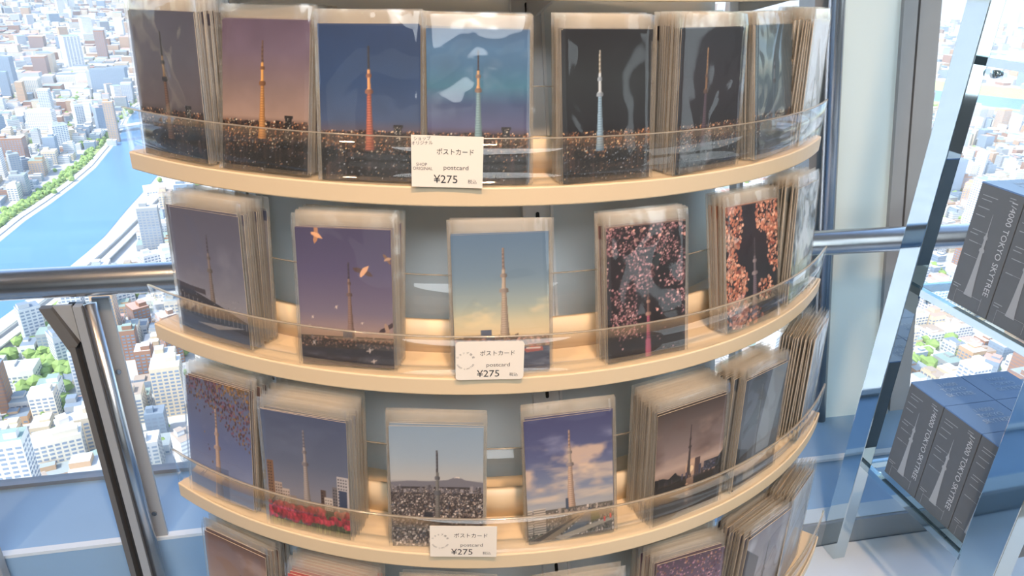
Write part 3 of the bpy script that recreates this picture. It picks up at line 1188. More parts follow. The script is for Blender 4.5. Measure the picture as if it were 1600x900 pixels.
@mk('47')
def _():
    A = Art(47).grad([(0, '#b8c0cc'), (.4, '#98a4b4'), (1, '#70788a')])
    A.clouds('#d8dee4', 3, 5, 0, 1, .5, 3, .8)
    return A


def lin(a):
    return np.where(a <= 0.04045, a / 12.92, ((a + 0.055) / 1.055) ** 2.4)


CW, CH = .0955, .141
# ------------------------------------------------------------------ the postcards: every card of every stack is its own object
def print_face(key):
    """the printed front: a flat sheet whose points carry the picture's colours"""
    img = lin(ARTS[key]().out())
    ny, nx, _ = img.shape
    gx, gz = np.meshgrid((np.arange(nx) / (nx - 1) - .5) * CW, np.arange(ny) / (ny - 1) * CH)
    co = np.stack([gx.ravel(), np.full(nx * ny, -0.00032), gz.ravel()], 1)
    idx = np.arange(nx * ny).reshape(ny, nx)
    quads = np.stack([idx[:-1, :-1], idx[:-1, 1:], idx[1:, 1:], idx[1:, :-1]], -1).reshape(-1, 4)
    me = bpy.data.meshes.new('printed_picture')
    me.vertices.add(nx * ny)
    me.vertices.foreach_set('co', co.astype(np.float32).ravel())
    me.loops.add(quads.size)
    me.loops.foreach_set('vertex_index', quads.ravel().astype(np.int32))
    me.polygons.add(len(quads))
    me.polygons.foreach_set('loop_start', np.arange(0, quads.size, 4, dtype=np.int32))
    at = me.color_attributes.new('tint', 'FLOAT_COLOR', 'POINT')
    rgba = np.concatenate([img.reshape(-1, 3), np.ones((nx * ny, 1))], 1)
    at.data.foreach_set('color', rgba.astype(np.float32).ravel())
    me.materials.append(print_mat)
    me.update(calc_edges=True)
    me.validate()
    return me, img[-8:].mean((0, 1)), img.mean((0, 1))


def sleeve_mesh(front, seed):
    """open-topped film sleeve with a folded flap, a little wavy"""
    rnd = random.Random(seed)
    w, h = CW / 2 + .0035, CH + .013
    nx, nz = (10, 14) if front else (3, 3)
    vs, fs = [], []
    ph = [rnd.uniform(0, 6.28) for _ in range(6)]
    for side, y in ((0, -.00085), (1, .00085)):
        for j in range(nz + 1):
            for i in range(nx + 1):
                x = -w + 2 * w * i / nx
                z = -.0004 + (h + .0004) * j / nz
                e = 1 - abs(2 * i / nx - 1) ** 4
                wob = 0.00035 * e * (math.sin(60 * x + ph[0] + 25 * z) + math.sin(45 * z + ph[1] - 40 * x) + 0.7 * math.sin(90 * z + 70 * x + ph[2]))
                if side == 0:
                    yy = y - (abs(wob) if front else 0) - 0.0002
                else:
                    yy = y
                if j == nz:
                    yy = 0.0006 + .0003 * math.sin(50 * x + ph[3])
                vs.append((x, yy, z))
    n1 = (nx + 1) * (nz + 1)
    for side in (0, 1):
        for j in range(nz):
            for i in range(nx):
                a = side * n1 + j * (nx + 1) + i
                q = (a, a + 1, a + nx + 2, a + nx + 1)
                fs.append(q if side == 0 else q[::-1])
    for j in range(nz):
        a = j * (nx + 1)
        fs.append((a, a + nx + 1, n1 + a + nx + 1, n1 + a))
        b = a + nx
        fs.append((b, n1 + b, n1 + b + nx + 1, b + nx + 1))
    me = bpy.data.meshes.new('sleeve')
    me.from_pydata(vs, [], fs)
    me.materials.append(sleeve_front if front else sleeve_stack)
    me.polygons.foreach_set('use_smooth', [True] * len(me.polygons))
    me.materials.append(sleeve_seam)      # the welded side edges catch the light
    me.polygons.foreach_set('material_index', [0] * (2 * nx * nz) + [1] * (2 * nz))
    me.update()
    return me


def card_mesh(col):
    mb = MB().box((-CW / 2, -.0003, 0), (CW / 2, .0003, CH))
    me = bpy.data.meshes.new('postcard')
    me.from_pydata(mb.v, [], mb.f)
    me.materials.append(paper)
    m, n, l = new_mat('picture_edge')
    n['Principled BSDF'].inputs['Base Color'].default_value = (*col, 1)
    n['Principled BSDF'].inputs['Roughness'].default_value = .5
    me.materials.append(m)
    me.polygons.foreach_set('material_index', [1 if abs(p.normal.y + 1) < .01 else 0 for p in me.polygons])
    return me


SLEEVE_BACK = sleeve_mesh(False, 0)

# row, azimuth, radius, facing, backward lean, sideways tilt, cards in the stack, thickness of the stack, label of the front card, phrase for the rest
STACKS = {
    '11': (0, -26.78, .5683, -28.13, 4.4, 1.6, 12, .036, 'grey dusk tower postcard under crinkled film, first stack of the top shelf', 'crinkled grey dusk stack'),
    '12': (0, -15.48, .5682, -16.58, 13.7, 1.7, 11, .036, 'mauve dusk postcard with a golden lit tower over city lights', 'mauve dusk stack on the top shelf'),
    '13': (0, -4.30, .5667, -4.11, 13.6, 1.5, 5, .013, 'deep blue night postcard with a red and orange lit tower', 'deep blue night stack'),
    '14': (0, 6.10, .5662, 6.66, 13.2, -.2, 6, .018, 'teal and purple evening cloud postcard partly behind the top price tag', 'teal evening cloud stack'),
    '15': (0, 19.26, .5644, 21.74, 9.4, .2, 8, .022, 'black night postcard with a white and blue lit tower', 'black night stack with the white tower'),
    '16': (0, 31.76, .5641, 36.00, 6.1, -.4, 13, .032, 'dark maroon night postcard with a dim golden tower on the top shelf', 'maroon night stack'),
    '17': (0, 44.15, .5618, 47.89, 10.2, -1.3, 11, .026, 'dark teal postcard in a glossy curled sleeve, last but one on the top shelf', 'dark teal stack on the top shelf'),
    '18': (0, 54.51, .5620, 58.42, 3.8, -1.6, 13, .040, 'pale postcard seen almost edge on at the right end of the top shelf', 'rightmost stack of the top shelf'),
    '21': (1, -24.48, .5693, -24.25, 5.1, 2.3, 12, .037, 'grey blue postcard of a bridge and tower at the left end of the second shelf', 'grey bridge stack on the second shelf'),
    '22': (1, -8.65, .5664, -6.69, 9.4, 2.0, 10, .030, 'violet dusk postcard with flying gulls above a river', 'violet gull stack'),
    '23': (1, 7.26, .5662, 7.45, 12.4, 1.4, 4, .009, 'blue to yellow sky postcard with a red boat on the river', 'river boat stack'),
    '24': (1, 23.31, .5661, 23.63, 12.9, -.9, 6, .017, 'dark postcard full of small pink cherry blossoms with a pink lit tower', 'pink blossom stack'),
    '25': (1, 39.44, .5675, 37.55, 13.5, -2.2, 8, .020, 'dark postcard framed by orange pink blossom clusters', 'orange blossom stack'),
    '26': (1, 50.77, .5677, 55.5, 6.8, -5.3, 13, .038, 'glossy pale postcard edge on at the right end of the second shelf', 'rightmost stack of the second shelf'),
    '31': (2, -26.91, .5735, -26.10, 10.0, 4.0, 10, .030, 'blue sky postcard with hanging wisteria at the left end of the third shelf', 'wisteria stack on the third shelf'),
    '32': (2, -15.11, .5712, -13.55, 5.4, .8, 14, .042, 'postcard with red tulips below a tower between apartment blocks', 'red tulip stack'),
    '33': (2, -.97, .5691, .03, 7.7, .8, 4, .010, 'hazy grey city panorama postcard with a snowy peak on the horizon', 'city panorama stack'),
    '34': (2, 13.62, .5672, 12.83, 12.8, 1.7, 4, .010, 'violet sky postcard with glowing clouds above a canal and railway', 'violet cloud and canal stack'),
    '35': (2, 27.67, .5715, 28.54, 4.9, .9, 15, .042, 'sepia sunset postcard with the tower mirrored in dark water', 'sepia sunset stack'),
    '36': (2, 38.84, .5715, 43.21, 5.7, -5.6, 12, .036, 'dark grey blue postcard with a pale slanting band, beside the sepia sunset stack', 'dark grey blue stack on the third shelf'),
    '37': (2, 54.76, .5691, 58.5, 2.9, -4.8, 13, .040, 'pale postcard edge on at the right end of the third shelf', 'rightmost stack of the third shelf'),
    '41': (3, -28.14, .5664, -26.61, 5.0, 1.5, 10, .032, 'brown cloudy postcard at the left end of the lowest shelf', 'brown cloudy stack on the lowest shelf'),
    '42': (3, -15.0, .5720, -15.0, 6.0, .8, 11, .038, 'red toned postcard, second from the left on the lowest shelf', 'red stack on the lowest shelf'),
    '43': (3, -1.5, .5690, -1.0, 8.0, .8, 6, .018, 'salmon coloured postcard at the middle of the lowest shelf', 'salmon stack on the lowest shelf'),
    '44': (3, 13.5, .5690, 13.0, 7.5, .5, 6, .018, 'blue sky postcard on the lowest shelf', 'blue sky stack on the lowest shelf'),
    '45': (3, 27.09, .5659, 24.5, 7.4, -3.5, 13, .042, 'dark pink and violet blossom postcard on the lowest shelf', 'violet blossom stack on the lowest shelf'),
    '46': (3, 39.91, .5674, 41.02, 1.5, -2.3, 13, .042, 'greyish postcard with dark curve, third shelf below the maroon night stack', 'grey stack on the lowest shelf'),
    '47': (3, 48.98, .5667, 53.52, 2.4, -6.0, 12, .036, 'whitish glossy postcard at the right end of the lowest shelf', 'whitish stack of the lowest shelf'),
}
STACKS['46'] = STACKS['46'][:8] + ('greyish postcard with a dark curve, next to the whitish one on the lowest shelf', STACKS['46'][9])
ORD = ['first', 'second', 'third', 'fourth', 'fifth', 'sixth', 'seventh', 'eighth', 'ninth', 'tenth', 'eleventh', 'twelfth', 'thirteenth', 'fourteenth', 'fifteenth']
for si, (key, (row, azd, rr, yawd, leand, rolld, n, thick, lab, phrase)) in enumerate(STACKS.items()):
    rnd = random.Random(si * 7 + 3)
    zf = Z[row] + DECK + 0.0012
    rr = min(rr, RIM[row] - 0.0062)
    if key in ('31', '32', '35', '36'):
        rr = RIM[row] - 0.0062
    face_me, topc, meanc = print_face(key)
    back_me = card_mesh([float(q) for q in topc])
    slv = sleeve_mesh(True, si)
    az, yaw = math.radians(azd), math.radians(yawd)
    nrm = Vector((math.sin(yaw), -math.cos(yaw), 0))
    for k in range(n):
        d = thick * k / max(1, n - 1) if k else 0.0
        q = min(1, k / max(1, n - 1))
        lean = math.radians(leand + (0 if k == 0 else rnd.uniform(-.7, .7)) - (0.5 if k else 0))
        roll = math.radians(rolld * (1 - .6 * q) + (0 if k == 0 else rnd.uniform(-.7, .7)))
        yw = yaw + (0 if k == 0 else math.radians(rnd.uniform(-.6, .6)))
        side = 0 if k == 0 else rnd.uniform(-.0016, .0016)
        u = Vector((math.cos(yw), math.sin(yw), 0))
        nn = Vector((math.sin(yw), -math.cos(yw), 0))
        v = -nn * math.sin(lean) + Vector((0, 0, 1)) * math.cos(lean)
        u2 = u * math.cos(roll) + v * math.sin(roll)
        v2 = -u * math.sin(roll) + v * math.cos(roll)
        pos = pol(az, rr, zf, Z[row]) - nrm * d + u * side
        pos.z += (abs(math.sin(roll)) * CW / 2) + (0 if k == 0 else rnd.uniform(0, .0012))
        w2 = u2.cross(v2)
        Mx = Matrix.Identity(4)
        for i in range(3):
            Mx[i][0], Mx[i][1], Mx[i][2], Mx[i][3] = u2[i], -w2[i], v2[i], pos[i]
        o = bpy.data.objects.new('postcard', back_me)
        o.matrix_world = Mx
        COL.objects.link(o)
        if k == 0:
            p = bpy.data.objects.new('printed_picture', face_me)
            COL.objects.link(p)
            p.parent = o
            tag(o, lab, 'postcard', 'postcards at the front of their stacks')
        else:
            tag(o, ORD[k] + ' postcard from the front in the ' + phrase, 'postcard', 'postcards of the ' + phrase)
        s = bpy.data.objects.new('sleeve', slv if k == 0 else SLEEVE_BACK)
        COL.objects.link(s)
        s.parent = o

# ------------------------------------------------------------------ price tags at the front lips
TAGS = [(0, 3.1, .0665, .0485, 0, 'price tag with text SHOP ORIGINAL on the top shelf lip'),
        (1, 5.8, .0675, .0425, 1, 'price tag with rounded corners on the second shelf lip'),
        (2, 1.8, .0690, .0405, 1, 'price tag on the third shelf lip, under the city panorama card')]
for (row, azd, w, h, kind, lab) in TAGS:
    a = math.radians(azd)
    org = pol(a, RIM[row] + 0.0022, Z[row] + DECK + .0008, Z[row])
    tan = Vector((math.cos(a), math.sin(a), -0.012 if row == 0 else 0.0))
    nrm = Vector((math.sin(a), -math.cos(a), 0.02))
    T = frame(tan, nrm, org)
    root = empty('price_tag', (0, 0, 0))
    root.matrix_world = T
    r = .0035 if row == 1 else .0004
    pts = []
    for (cx, cy, a0) in ((w / 2 - r, r, -90), (w / 2 - r, h - r, 0), (-w / 2 + r, h - r, 90), (-w / 2 + r, r, 180)):
        for q in range(5):
            t = math.radians(a0 + q * 22.5)
            pts.append((cx + r * math.cos(t), cy + r * math.sin(t), 0))
    mb = MB().prism(pts, [(x, y, .0005) for x, y, _ in pts])
    card = mb.obj('tag_card', tag_paper, root)
    L = lambda x, y, rot=0: Matrix.Translation((x, y, .00065)) @ Matrix.Rotation(rot, 4, 'Z')
    y1, y2, y3 = (.69, .39, .155)
    xs = w / .0665
    lettering('ポストカード', .0064, L(.0075 * xs, h * y1), ink, root, xs=.92)
    lettering('postcard', .0060, L(.0082 * xs, h * y2), ink_grey, root, xs=1.12)
    lettering('¥275', .0106, L(-.0012 * xs, h * y3), ink, root, xs=1.05)
    lettering('税込', .0044, L(.0235 * xs, h * .12), ink_grey, root)
    if kind == 0:
        for txt, yy, sz in (('ショップ', .935, .0040), ('オリジナル', .85, .0040)):
            lettering(txt, sz, L(-.0232, h * yy, .05), ink_grey, root)
        lettering('SHOP', .0040, L(-.0238, h * .44), ink_grey, root)
        lettering('ORIGINAL', .0040, L(-.0228, h * .36), ink_grey, root)
    else:
        for i, ch in enumerate('ショップ限定'):
            t = math.radians(62 - i * 25)
            lettering(ch, .0027, L(-.0240 + .0085 * math.sin(-t), h * .50 + .0092 * math.cos(t), t), ink_grey, root)
        for i, ch in enumerate('SHOP LIMITED'):
            t = math.radians(-62 + i * 11.3)
            lettering(ch, .0023, L(-.0240 + .0088 * math.sin(t), h * .50 - .0088 * math.cos(t), t), ink_grey, root)
    tag(root, 'small white ' + lab, 'price tag', 'price tags on the shelf lips')
# ------------------------------------------------------------------ chrome stand with glass shelves and model boxes, on a white plinth
E1 = Vector((.24, -.971, 0)).normalized()
E2 = Vector((.971, .24, 0)).normalized()
UZ = Vector((0, 0, 1))


def ebox(mb, o, a, b, z0, z1, mi=0):
    """box spanning a=(a0,a1) along E1 and b=(b0,b1) along E2 from origin o"""
    P = [o + E1 * p + E2 * q for p, q in ((a[0], b[0]), (a[1], b[0]), (a[1], b[1]), (a[0], b[1]))]
    return mb.prism([p + UZ * z0 for p in P], [p + UZ * z1 for p in P], mi)


plinth = MB()
P0 = NW * 0.954
plinth.prism([P0 + TW * s - NW * n + UZ * -1.6 for s, n in ((.30, 0), (2.4, 0), (2.4, .62), (.30, .62))],
             [P0 + TW * s - NW * n + UZ * -1.058 for s, n in ((.30, 0), (2.4, 0), (2.4, .62), (.30, .62))])
bevel(tag(plinth.obj('plinth', plinth_white), 'low white display plinth under the chrome stand', 'plinth'), .004)

SO = Vector((.650, 1.080, 0))      # far left post, its left near edge
stand = empty('display_stand', (.69, 1.0, -1.058))


def spart(mb, name, mat, parent=stand, smooth=False):
    o = mb.obj(name, mat, parent, smooth)
    return at_root(o, parent)


LEG2 = SO + E1 * .222 + E2 * .012
for (o, da, db) in ((SO + E1 * -.042, .042, .026), (LEG2, .062, .034), (SO + E1 * -.042 + E2 * .42, .042, .026), (LEG2 + E2 * .40, .062, .034)):
    leg = spart(ebox(MB(), o, (0, da), (0, db), -1.058, .75), 'leg', chrome)
    bevel(leg, .0012)
for zs in (-.112, -.474, -.834):
    fr = MB()
    ebox(fr, SO, (-.004, .226), (.012, .022), zs - .006, zs + .006)
    ebox(fr, SO, (-.010, 0), (.026, .42), zs - .006, zs + .006)
    ebox(fr, SO, (-.004, .226), (.424, .434), zs - .006, zs + .006)
    f_o = spart(fr, 'shelf_rail', chrome)
    spart(ebox(MB(), SO, (-.004, .224), (.010, .434), zs + .006, zs + .0135), 'glass_shelf', shelf_glass)
    k = SO + E1 * .006 + E2 * .034
    knob = MB().tube(k + UZ * (zs - .018), k + E2 * .012 + UZ * (zs - .018), .006, 14)
    spart(knob, 'clamp_knob', chrome, stand, True)
tag(stand, 'polished chrome stand of upright posts with glass shelves, at the right by the window', 'display stand')

TOWER_T = [0, .1, .25, .5, .545, .56, .585, .60, .70, .705, .735, .745, .78, .79, 1.0]
TOWER_W = [.062, .05, .038, .025, .024, .040, .034, .018, .0165, .027, .027, .016, .010, .006, .002]
BW, BD, BH = .074, .098, .188


def tower_print(height):
    mb = MB()
    for i in range(len(TOWER_T) - 1):
        a, b = TOWER_T[i] * height, TOWER_T[i + 1] * height
        w0, w1 = TOWER_W[i] * height * .95, TOWER_W[i + 1] * height * .95
        mb.add([(-w0, a, 0), (w0, a, 0), (w1, b, 0), (-w1, b, 0)], [(0, 1, 2, 3)])
    return mb


def model_box(o, label, rnd, blue_top=True):
    """a tall carton: grey drawing on its side, blue lid"""
    root = empty('model_box', o)
    z0 = 0
    mb = ebox(MB(), Vector((0, 0, 0)), (0, BW), (0, BD), 0, BH - .002)
    body = mb.obj('carton', box_grey, root)
    bevel(body, .0008)
    mb = ebox(MB(), Vector((0, 0, 0)), (0, BW), (0, BD), BH - .002, BH)
    lid = mb.obj('lid', box_blue, root)
    # printed side: faces -E2; x runs along E1
    T = frame(E1, -E2, Vector((0, 0, 0)) - E2 * .0004)
    LT = lambda x, y, rot=0: T @ Matrix.Translation((x, y, 0)) @ Matrix.Rotation(rot, 4, 'Z')
    tp = tower_print(.128)
    t = tp.obj('tower_drawing', box_print_dim, root)
    t.matrix_basis = LT(.034, .020)
    lettering('1/4000 TOKYO SKYTREE', .0132, LT(.0615, .104, -math.pi / 2), box_print, root, xs=1.02)
    mb = MB()
    rows = [(.008, .170, .026), (.008, .164, .018), (.006, .152, .020), (.006, .140, .016), (.008, .118, .018), (.006, .112, .014), (.008, .100, .016),
            (.006, .078, .012), (.004, .030, .014), (.004, .026, .010), (.052, .178, .010), (.052, .174, .008)]
    for x, y, w in rows:
        mb.box((x, y, 0), (x + w, y + .0011, .0001))
    for x, y, w in ((.022, .1185, .012), (.024, .1005, .010), (.018, .0785, .014), (.026, .1705, .008)):
        mb.box((x, y, 0), (x + w, y + .0004, .0001))
    for y0, y1, x in ((.002, .022, .012), (.006, .026, .058)):
        mb.box((x, y0, 0), (x + .0005, y1, .0001))
    mb.box((.012, .022, 0), (.058, .0225, .0001))
    c = mb.obj('caption_lines', box_print_dim, root)
    c.matrix_basis = T
    # lid print
    T2 = frame(E2, UZ, Vector((0, 0, BH + .0004)))
    for i, s in enumerate(('1/4000', 'TOKYO', 'SKYTREE')):
        lettering(s, .0135, T2 @ Matrix.Translation((BD * .56, -.020 - .0145 * i, 0)), box_top_print, root)
    tag(root, label, 'box', 'boxed tower models')
    return root


rb = random.Random(4)
BO = Vector((.681, 1.056, -.8195))
BO = BO + E1 * .002
names = [['dark grey tower model box nearest the far post on the lower glass shelf', 'blue lidded box behind the farthest grey model box on the lower glass shelf'],
         ['dark grey tower model box in the middle of the lower glass shelf', 'blue lidded box behind the middle grey model box on the lower glass shelf'],
         ['dark grey tower model box partly hidden by the near chrome post', 'blue lidded box behind the box at the near chrome post']]
for i in range(3):
    for j in range(2):
        model_box(BO + E1 * (i * (BW + .0012)) + E2 * (.0 + j * (BD + .0015) - (0 if i < 2 else 0)), names[i][j], rb)
BA = Vector((.6765, 1.026, -.4600)) + E1 * .003
model_box(BA, 'grey tower model box at the far end of the middle glass shelf', rb)
model_box(BA + E1 * (BW + .0012), 'grey tower model box beside the far one on the middle glass shelf', rb)
set_type()

# ------------------------------------------------------------------ the city some 350 m below
GZ = -350.0


def gp(px, py, z=GZ):
    x, y = (px - 800) / F_PX, -(py - 450) / F_PX
    d = f0 + right * x + up * y
    return d * (z / d.z)


def to_px(p):
    X, Y, Zc = p.dot(right), p.dot(up), p.dot(f0)
    return (800 + F_PX * X / Zc, 450 - F_PX * Y / Zc) if Zc > 0.1 else (-9999, -9999)


struct(mesh_obj('ground', [(-9000, 150, GZ), (9000, 150, GZ), (14000, 16000, GZ), (-14000, 16000, GZ)], [(0, 1, 2, 3)], ground_mat))


def ground_poly(name, pts, z, mat):
    v = [Vector((p.x, p.y, GZ + z)) for p in pts]
    o = mesh_obj(name, v, [tuple(range(len(v)))], mat)
    bm = bmesh.new()
    bm.from_mesh(o.data)
    bmesh.ops.triangulate(bm, faces=bm.faces)
    bmesh.ops.recalc_face_normals(bm, faces=bm.faces)
    for f in bm.faces:
        if f.normal.z < 0:
            f.normal_flip()
    bm.to_mesh(o.data)
    bm.free()
    return struct(o)


LB = [gp(*q) for q in ((-260, 560), (-100, 450), (0, 378), (40, 345), (80, 318), (115, 292), (150, 262), (176, 230), (190, 207), (202, 184), (216, 168), (245, 150), (300, 128))]
RB = [gp(*q) for q in ((330, 150), (290, 215), (250, 270), (235, 288), (200, 326), (165, 368), (130, 405), (100, 430), (40, 474), (0, 502), (-120, 590), (-260, 720))]
RIVER1 = LB + RB
ground_poly('river_surface', RIVER1, 0.3, water_mat)
UPB = [gp(*q) for q in ((1150, 104), (1398, 120), (1640, 143))]
WT = [gp(*q) for q in ((1150, 117), (1398, 135), (1640, 160))]
WB = [gp(*q) for q in ((1150, 134), (1398, 152), (1640, 176))]
LOB = [gp(*q) for q in ((1150, 141), (1398, 160), (1640, 185))]
RIVER2 = UPB + LOB[::-1]
ground_poly('river_surface', WT + WB[::-1], 0.4, water_mat)
ground_poly('grass_bank', UPB + WT[::-1], 0.3, grass_mat)
ground_poly('grass_bank', WB + LOB[::-1], 0.3, grass_mat)
UPL = [gp(*q) for q in ((60, 34), (180, 36), (330, 30))]
UPL2 = [gp(*q) for q in ((330, 33), (180, 40), (60, 38))]
ground_poly('grass_bank', UPL + UPL2, 0.3, grass_mat)


def ribbon(pts, w, z0, z1, name, mat):
    mb = MB()
    L, Rr = [], []
    for i, p in enumerate(pts):
        a, b = pts[max(0, i - 1)], pts[min(len(pts) - 1, i + 1)]
        d = (b - a)
        d.z = 0
        d.normalize()
        nn = Vector((-d.y, d.x, 0)) * w / 2
        L.append(p + nn)
        Rr.append(p - nn)
    for i in range(len(pts) - 1):
        q = [L[i], Rr[i], Rr[i + 1], L[i + 1]]
        mb.prism([Vector((v.x, v.y, GZ + z0)) for v in q], [Vector((v.x, v.y, GZ + z1)) for v in q])
    return mb.obj(name, mat)


P = lambda *qs: [gp(*q) for q in qs]
ROADS = [(P((300, 262), (268, 292), (225, 335), (180, 380), (150, 408), (95, 455), (0, 528), (-150, 640)), 17, 9, 11),
         (P((300, 275), (275, 300), (232, 345), (190, 388), (160, 418), (110, 462), (10, 540), (-150, 660)), 9, 5, 6.5)]
for i, (pts, w, z0, z1) in enumerate(ROADS):
    o = ribbon(pts, w, z0, z1, 'elevated_road', road_mat)
    o['kind'] = 'structure'
o = ribbon([p + Vector((-16, 8, 0)) for p in LB[1:-1]], 9, .2, 1.5, 'promenade_path', road_mat)
o['kind'] = 'structure'
o = ribbon([p + Vector((-34, 17, 0)) for p in LB[1:-1]], 16, .1, .6, 'grass_bank', grass_mat)
o['kind'] = 'structure'
br = ribbon(P((160, 211), (185, 206), (215, 201), (262, 194)), 22, 8, 11, 'river_bridge', road_mat)
tag(br, 'pale road bridge crossing the river near its upper bend', 'bridge')


def in_poly(p, poly):
    c = False
    n = len(poly)
    for i in range(n):
        a, b = poly[i], poly[(i + 1) % n]
        if (a.y > p.y) != (b.y > p.y) and p.x < (b.x - a.x) * (p.y - a.y) / (b.y - a.y) + a.x:
            c = not c
    return c


def seg_dist(p, pts):
    m = 1e9
    for a, b in zip(pts[:-1], pts[1:]):
        ab = Vector((b.x - a.x, b.y - a.y))
        t = max(0, min(1, (Vector((p.x - a.x, p.y - a.y)).dot(ab)) / max(1e-6, ab.length_squared)))
        m = min(m, (Vector((p.x - a.x, p.y - a.y)) - ab * t).length)
    return m


def blocked(p, r):
    if in_poly(p, RIVER1) or in_poly(p, RIVER2):
        return True
    if p.length_squared < 2.6e6:
        for pts, w, _, _ in ROADS:
            if seg_dist(p, pts) < w / 2 + r + 3:
                return True
        if seg_dist(p, LB[1:-1]) < 46 + r or seg_dist(p, RB) < r + 6:
            return True
    return False


rc = random.Random(11)
PAL = [('white', '#efece6'), ('white', '#e4e2dc'), ('cream', '#e6dcc8'), ('cream', '#dccbb0'), ('pale grey', '#c4c6c6'), ('grey', '#a3a7a9'),
       ('blue grey', '#8fa0b0'), ('tan', '#c9a888'), ('brick brown', '#a88068'), ('white', '#f2f0ec'), ('pale grey', '#d2d4d4')]
ROOFC = ['#b8bab8', '#cfcfca', '#9aa4a6', '#d8d6d0', '#a89a8c', '#8fa39a', '#7f8c98', '#c4a092', '#dedcd8']
ROOFN = ['grey', 'light grey', 'dull teal grey', 'off-white', 'brownish', 'greenish', 'slate', 'pinkish', 'pale']
blds = []
GA = 0.33
ca, sa = math.cos(GA), math.sin(GA)


def gen(r0_, r1_, cell, hs):
    n = int(r1_ * 1.2 / cell)
    for i in range(-n, n):
        for j in range(-n, n):
            gx = (i + .5 + rc.uniform(-.1, .1)) * cell + (i // 4) * cell * .45
            gy = (j + .5 + rc.uniform(-.1, .1)) * cell + (j // 3) * cell * .45
            x, y = gx * ca - gy * sa, gx * sa + gy * ca
            if y < 200:
                continue
            r = math.hypot(x, y)
            if not (r0_ <= r < r1_) or abs(math.atan2(x, y)) > .72:
                continue
            if rc.random() < .07:
                continue
            p = Vector((x, y, GZ))
            w, d = cell * rc.uniform(.55, .98), cell * rc.uniform(.55, .98)
            if blocked(p, max(w, d) / 2):
                continue
            t = rc.random()
            h = rc.uniform(6, 13) if t < hs[0] else rc.uniform(13, 30) if t < hs[1] else rc.uniform(30, 58) if t < hs[2] else rc.uniform(60, 105)
            if h > 28:
                w, d = w * 1.15, d * 1.05
            ci = rc.randrange(len(PAL))
            blds.append((x, y, w, d, h, GA + (rc.choice((0, 0, 0, .5)) if h > 15 else 0), ci, rc.randrange(len(ROOFC))))


gen(340, 950, 20, (.48, .84, .985))
gen(950, 2200, 23, (.62, .91, .988))
gen(2200, 6800, 44, (.60, .92, .988))
# buildings the photograph lets one recognise: pixel of the base, width, depth, height, turn, colour, roof, label
SPECIAL = [
    ((108, 748), 30, 15, 40, .50, 2, 3, 'cream slab block with a grid of windows, low in the left window'),
    ((42, 748), 15, 15, 34, .45, 6, 0, 'narrow blue grey tower left of the gridded cream slab, low in the left window'),
    ((150, 712), 14, 20, 40, .50, 3, 1, 'cream tower right of the gridded slab, close to the rail post'),
    ((100, 768), 26, 14, 20, .50, 7, 2, 'tan banded block just above the ledge in the left window'),
    ((272, 640), 22, 20, 46, .35, 3, 3, 'tall cream block between the rail post and the card rack'),
    ((30, 600), 34, 22, 18, .30, 1, 0, 'wide white stepped building low in the left window, above the tan blocks'),
    ((262, 305), 62, 34, 16, .62, 0, 3, 'long white warehouse beside the elevated road at the river'),
    ((163, 148), 42, 26, 66, .2, 6, 6, 'left one of two blue grey slab towers beyond the river bend'),
    ((190, 148), 42, 26, 70, .2, 6, 6, 'right one of two blue grey slab towers beyond the river bend'),
    ((17, 140), 34, 34, 84, .3, 6, 6, 'dark blue grey tower at the left border above the river'),
    ((20, 255), 52, 24, 46, .3, 8, 0, 'brown and white slab above the river at the left border'),
    ((70, 205), 50, 18, 44, .1, 0, 3, 'long white slab block in the middle of the left bank'),
    ((1480, 300), 30, 22, 60, .3, 6, 6, 'blue grey tower beside the chrome post in the right window'),
    ((1435, 185), 40, 30, 70, .3, 5, 0, 'grey tower just below the far river in the right window'),
]
for sp_ in SPECIAL:
    p = gp(*sp_[0])
    blds = [b for b in blds if math.hypot(b[0] - p.x, b[1] - p.y) > max(sp_[1], sp_[2]) * .62 + max(b[2], b[3]) * .5]


def bld_faces(b):
    x, y, w, d, h, g, ci, ri = b[:8]
    c, s = math.cos(g), math.sin(g)
    Q = lambda a, q, z: (x + a * c - q * s, y + a * s + q * c, GZ + z)
    v = [Q(a, q, z) for z in (0, h) for a, q in ((-w / 2, -d / 2), (w / 2, -d / 2), (w / 2, d / 2), (-w / 2, d / 2))]
    f = [(0, 1, 5, 4), (1, 2, 6, 5), (2, 3, 7, 6), (3, 0, 4, 7), (4, 5, 6, 7)]
    wall = srgb(PAL[ci][1])
    roof = srgb(ROOFC[ri])
    cols = [wall] * 4 + [roof]
    k = len(v)
    if y > 1500:
        return v, f, cols
    u = .18 + .12 * ((ci * 7 + ri * 3) % 5) / 5
    ox, oy = w * .2 * (1 if ri % 2 else -1), d * .15 * (1 if ci % 2 else -1)
    hh = h + (2.0 if h < 20 else 4.0)
    v += [Q(a * u * w + ox, q * u * d + oy, z) for z in (h, hh) for a, q in ((-1, -1), (1, -1), (1, 1), (-1, 1))]
    f += [(k, k + 1, k + 5, k + 4), (k + 1, k + 2, k + 6, k + 5), (k + 2, k + 3, k + 7, k + 6), (k + 3, k, k + 4, k + 7), (k + 4, k + 5, k + 6, k + 7)]
    cols += [tuple(.9 * q for q in wall)] * 4 + [roof]
    return v, f, cols


def tinted(name, v, f, cols, mat):
    me = bpy.data.meshes.new(name)
    me.from_pydata(v, [], f)
    at = me.attributes.new('tint', 'FLOAT_COLOR', 'FACE')
    at.data.foreach_set('color', np.array([(*c, 1) for c in cols], dtype=np.float32).ravel())
    me.materials.append(mat)
    o = bpy.data.objects.new(name, me)
    COL.objects.link(o)
    return o


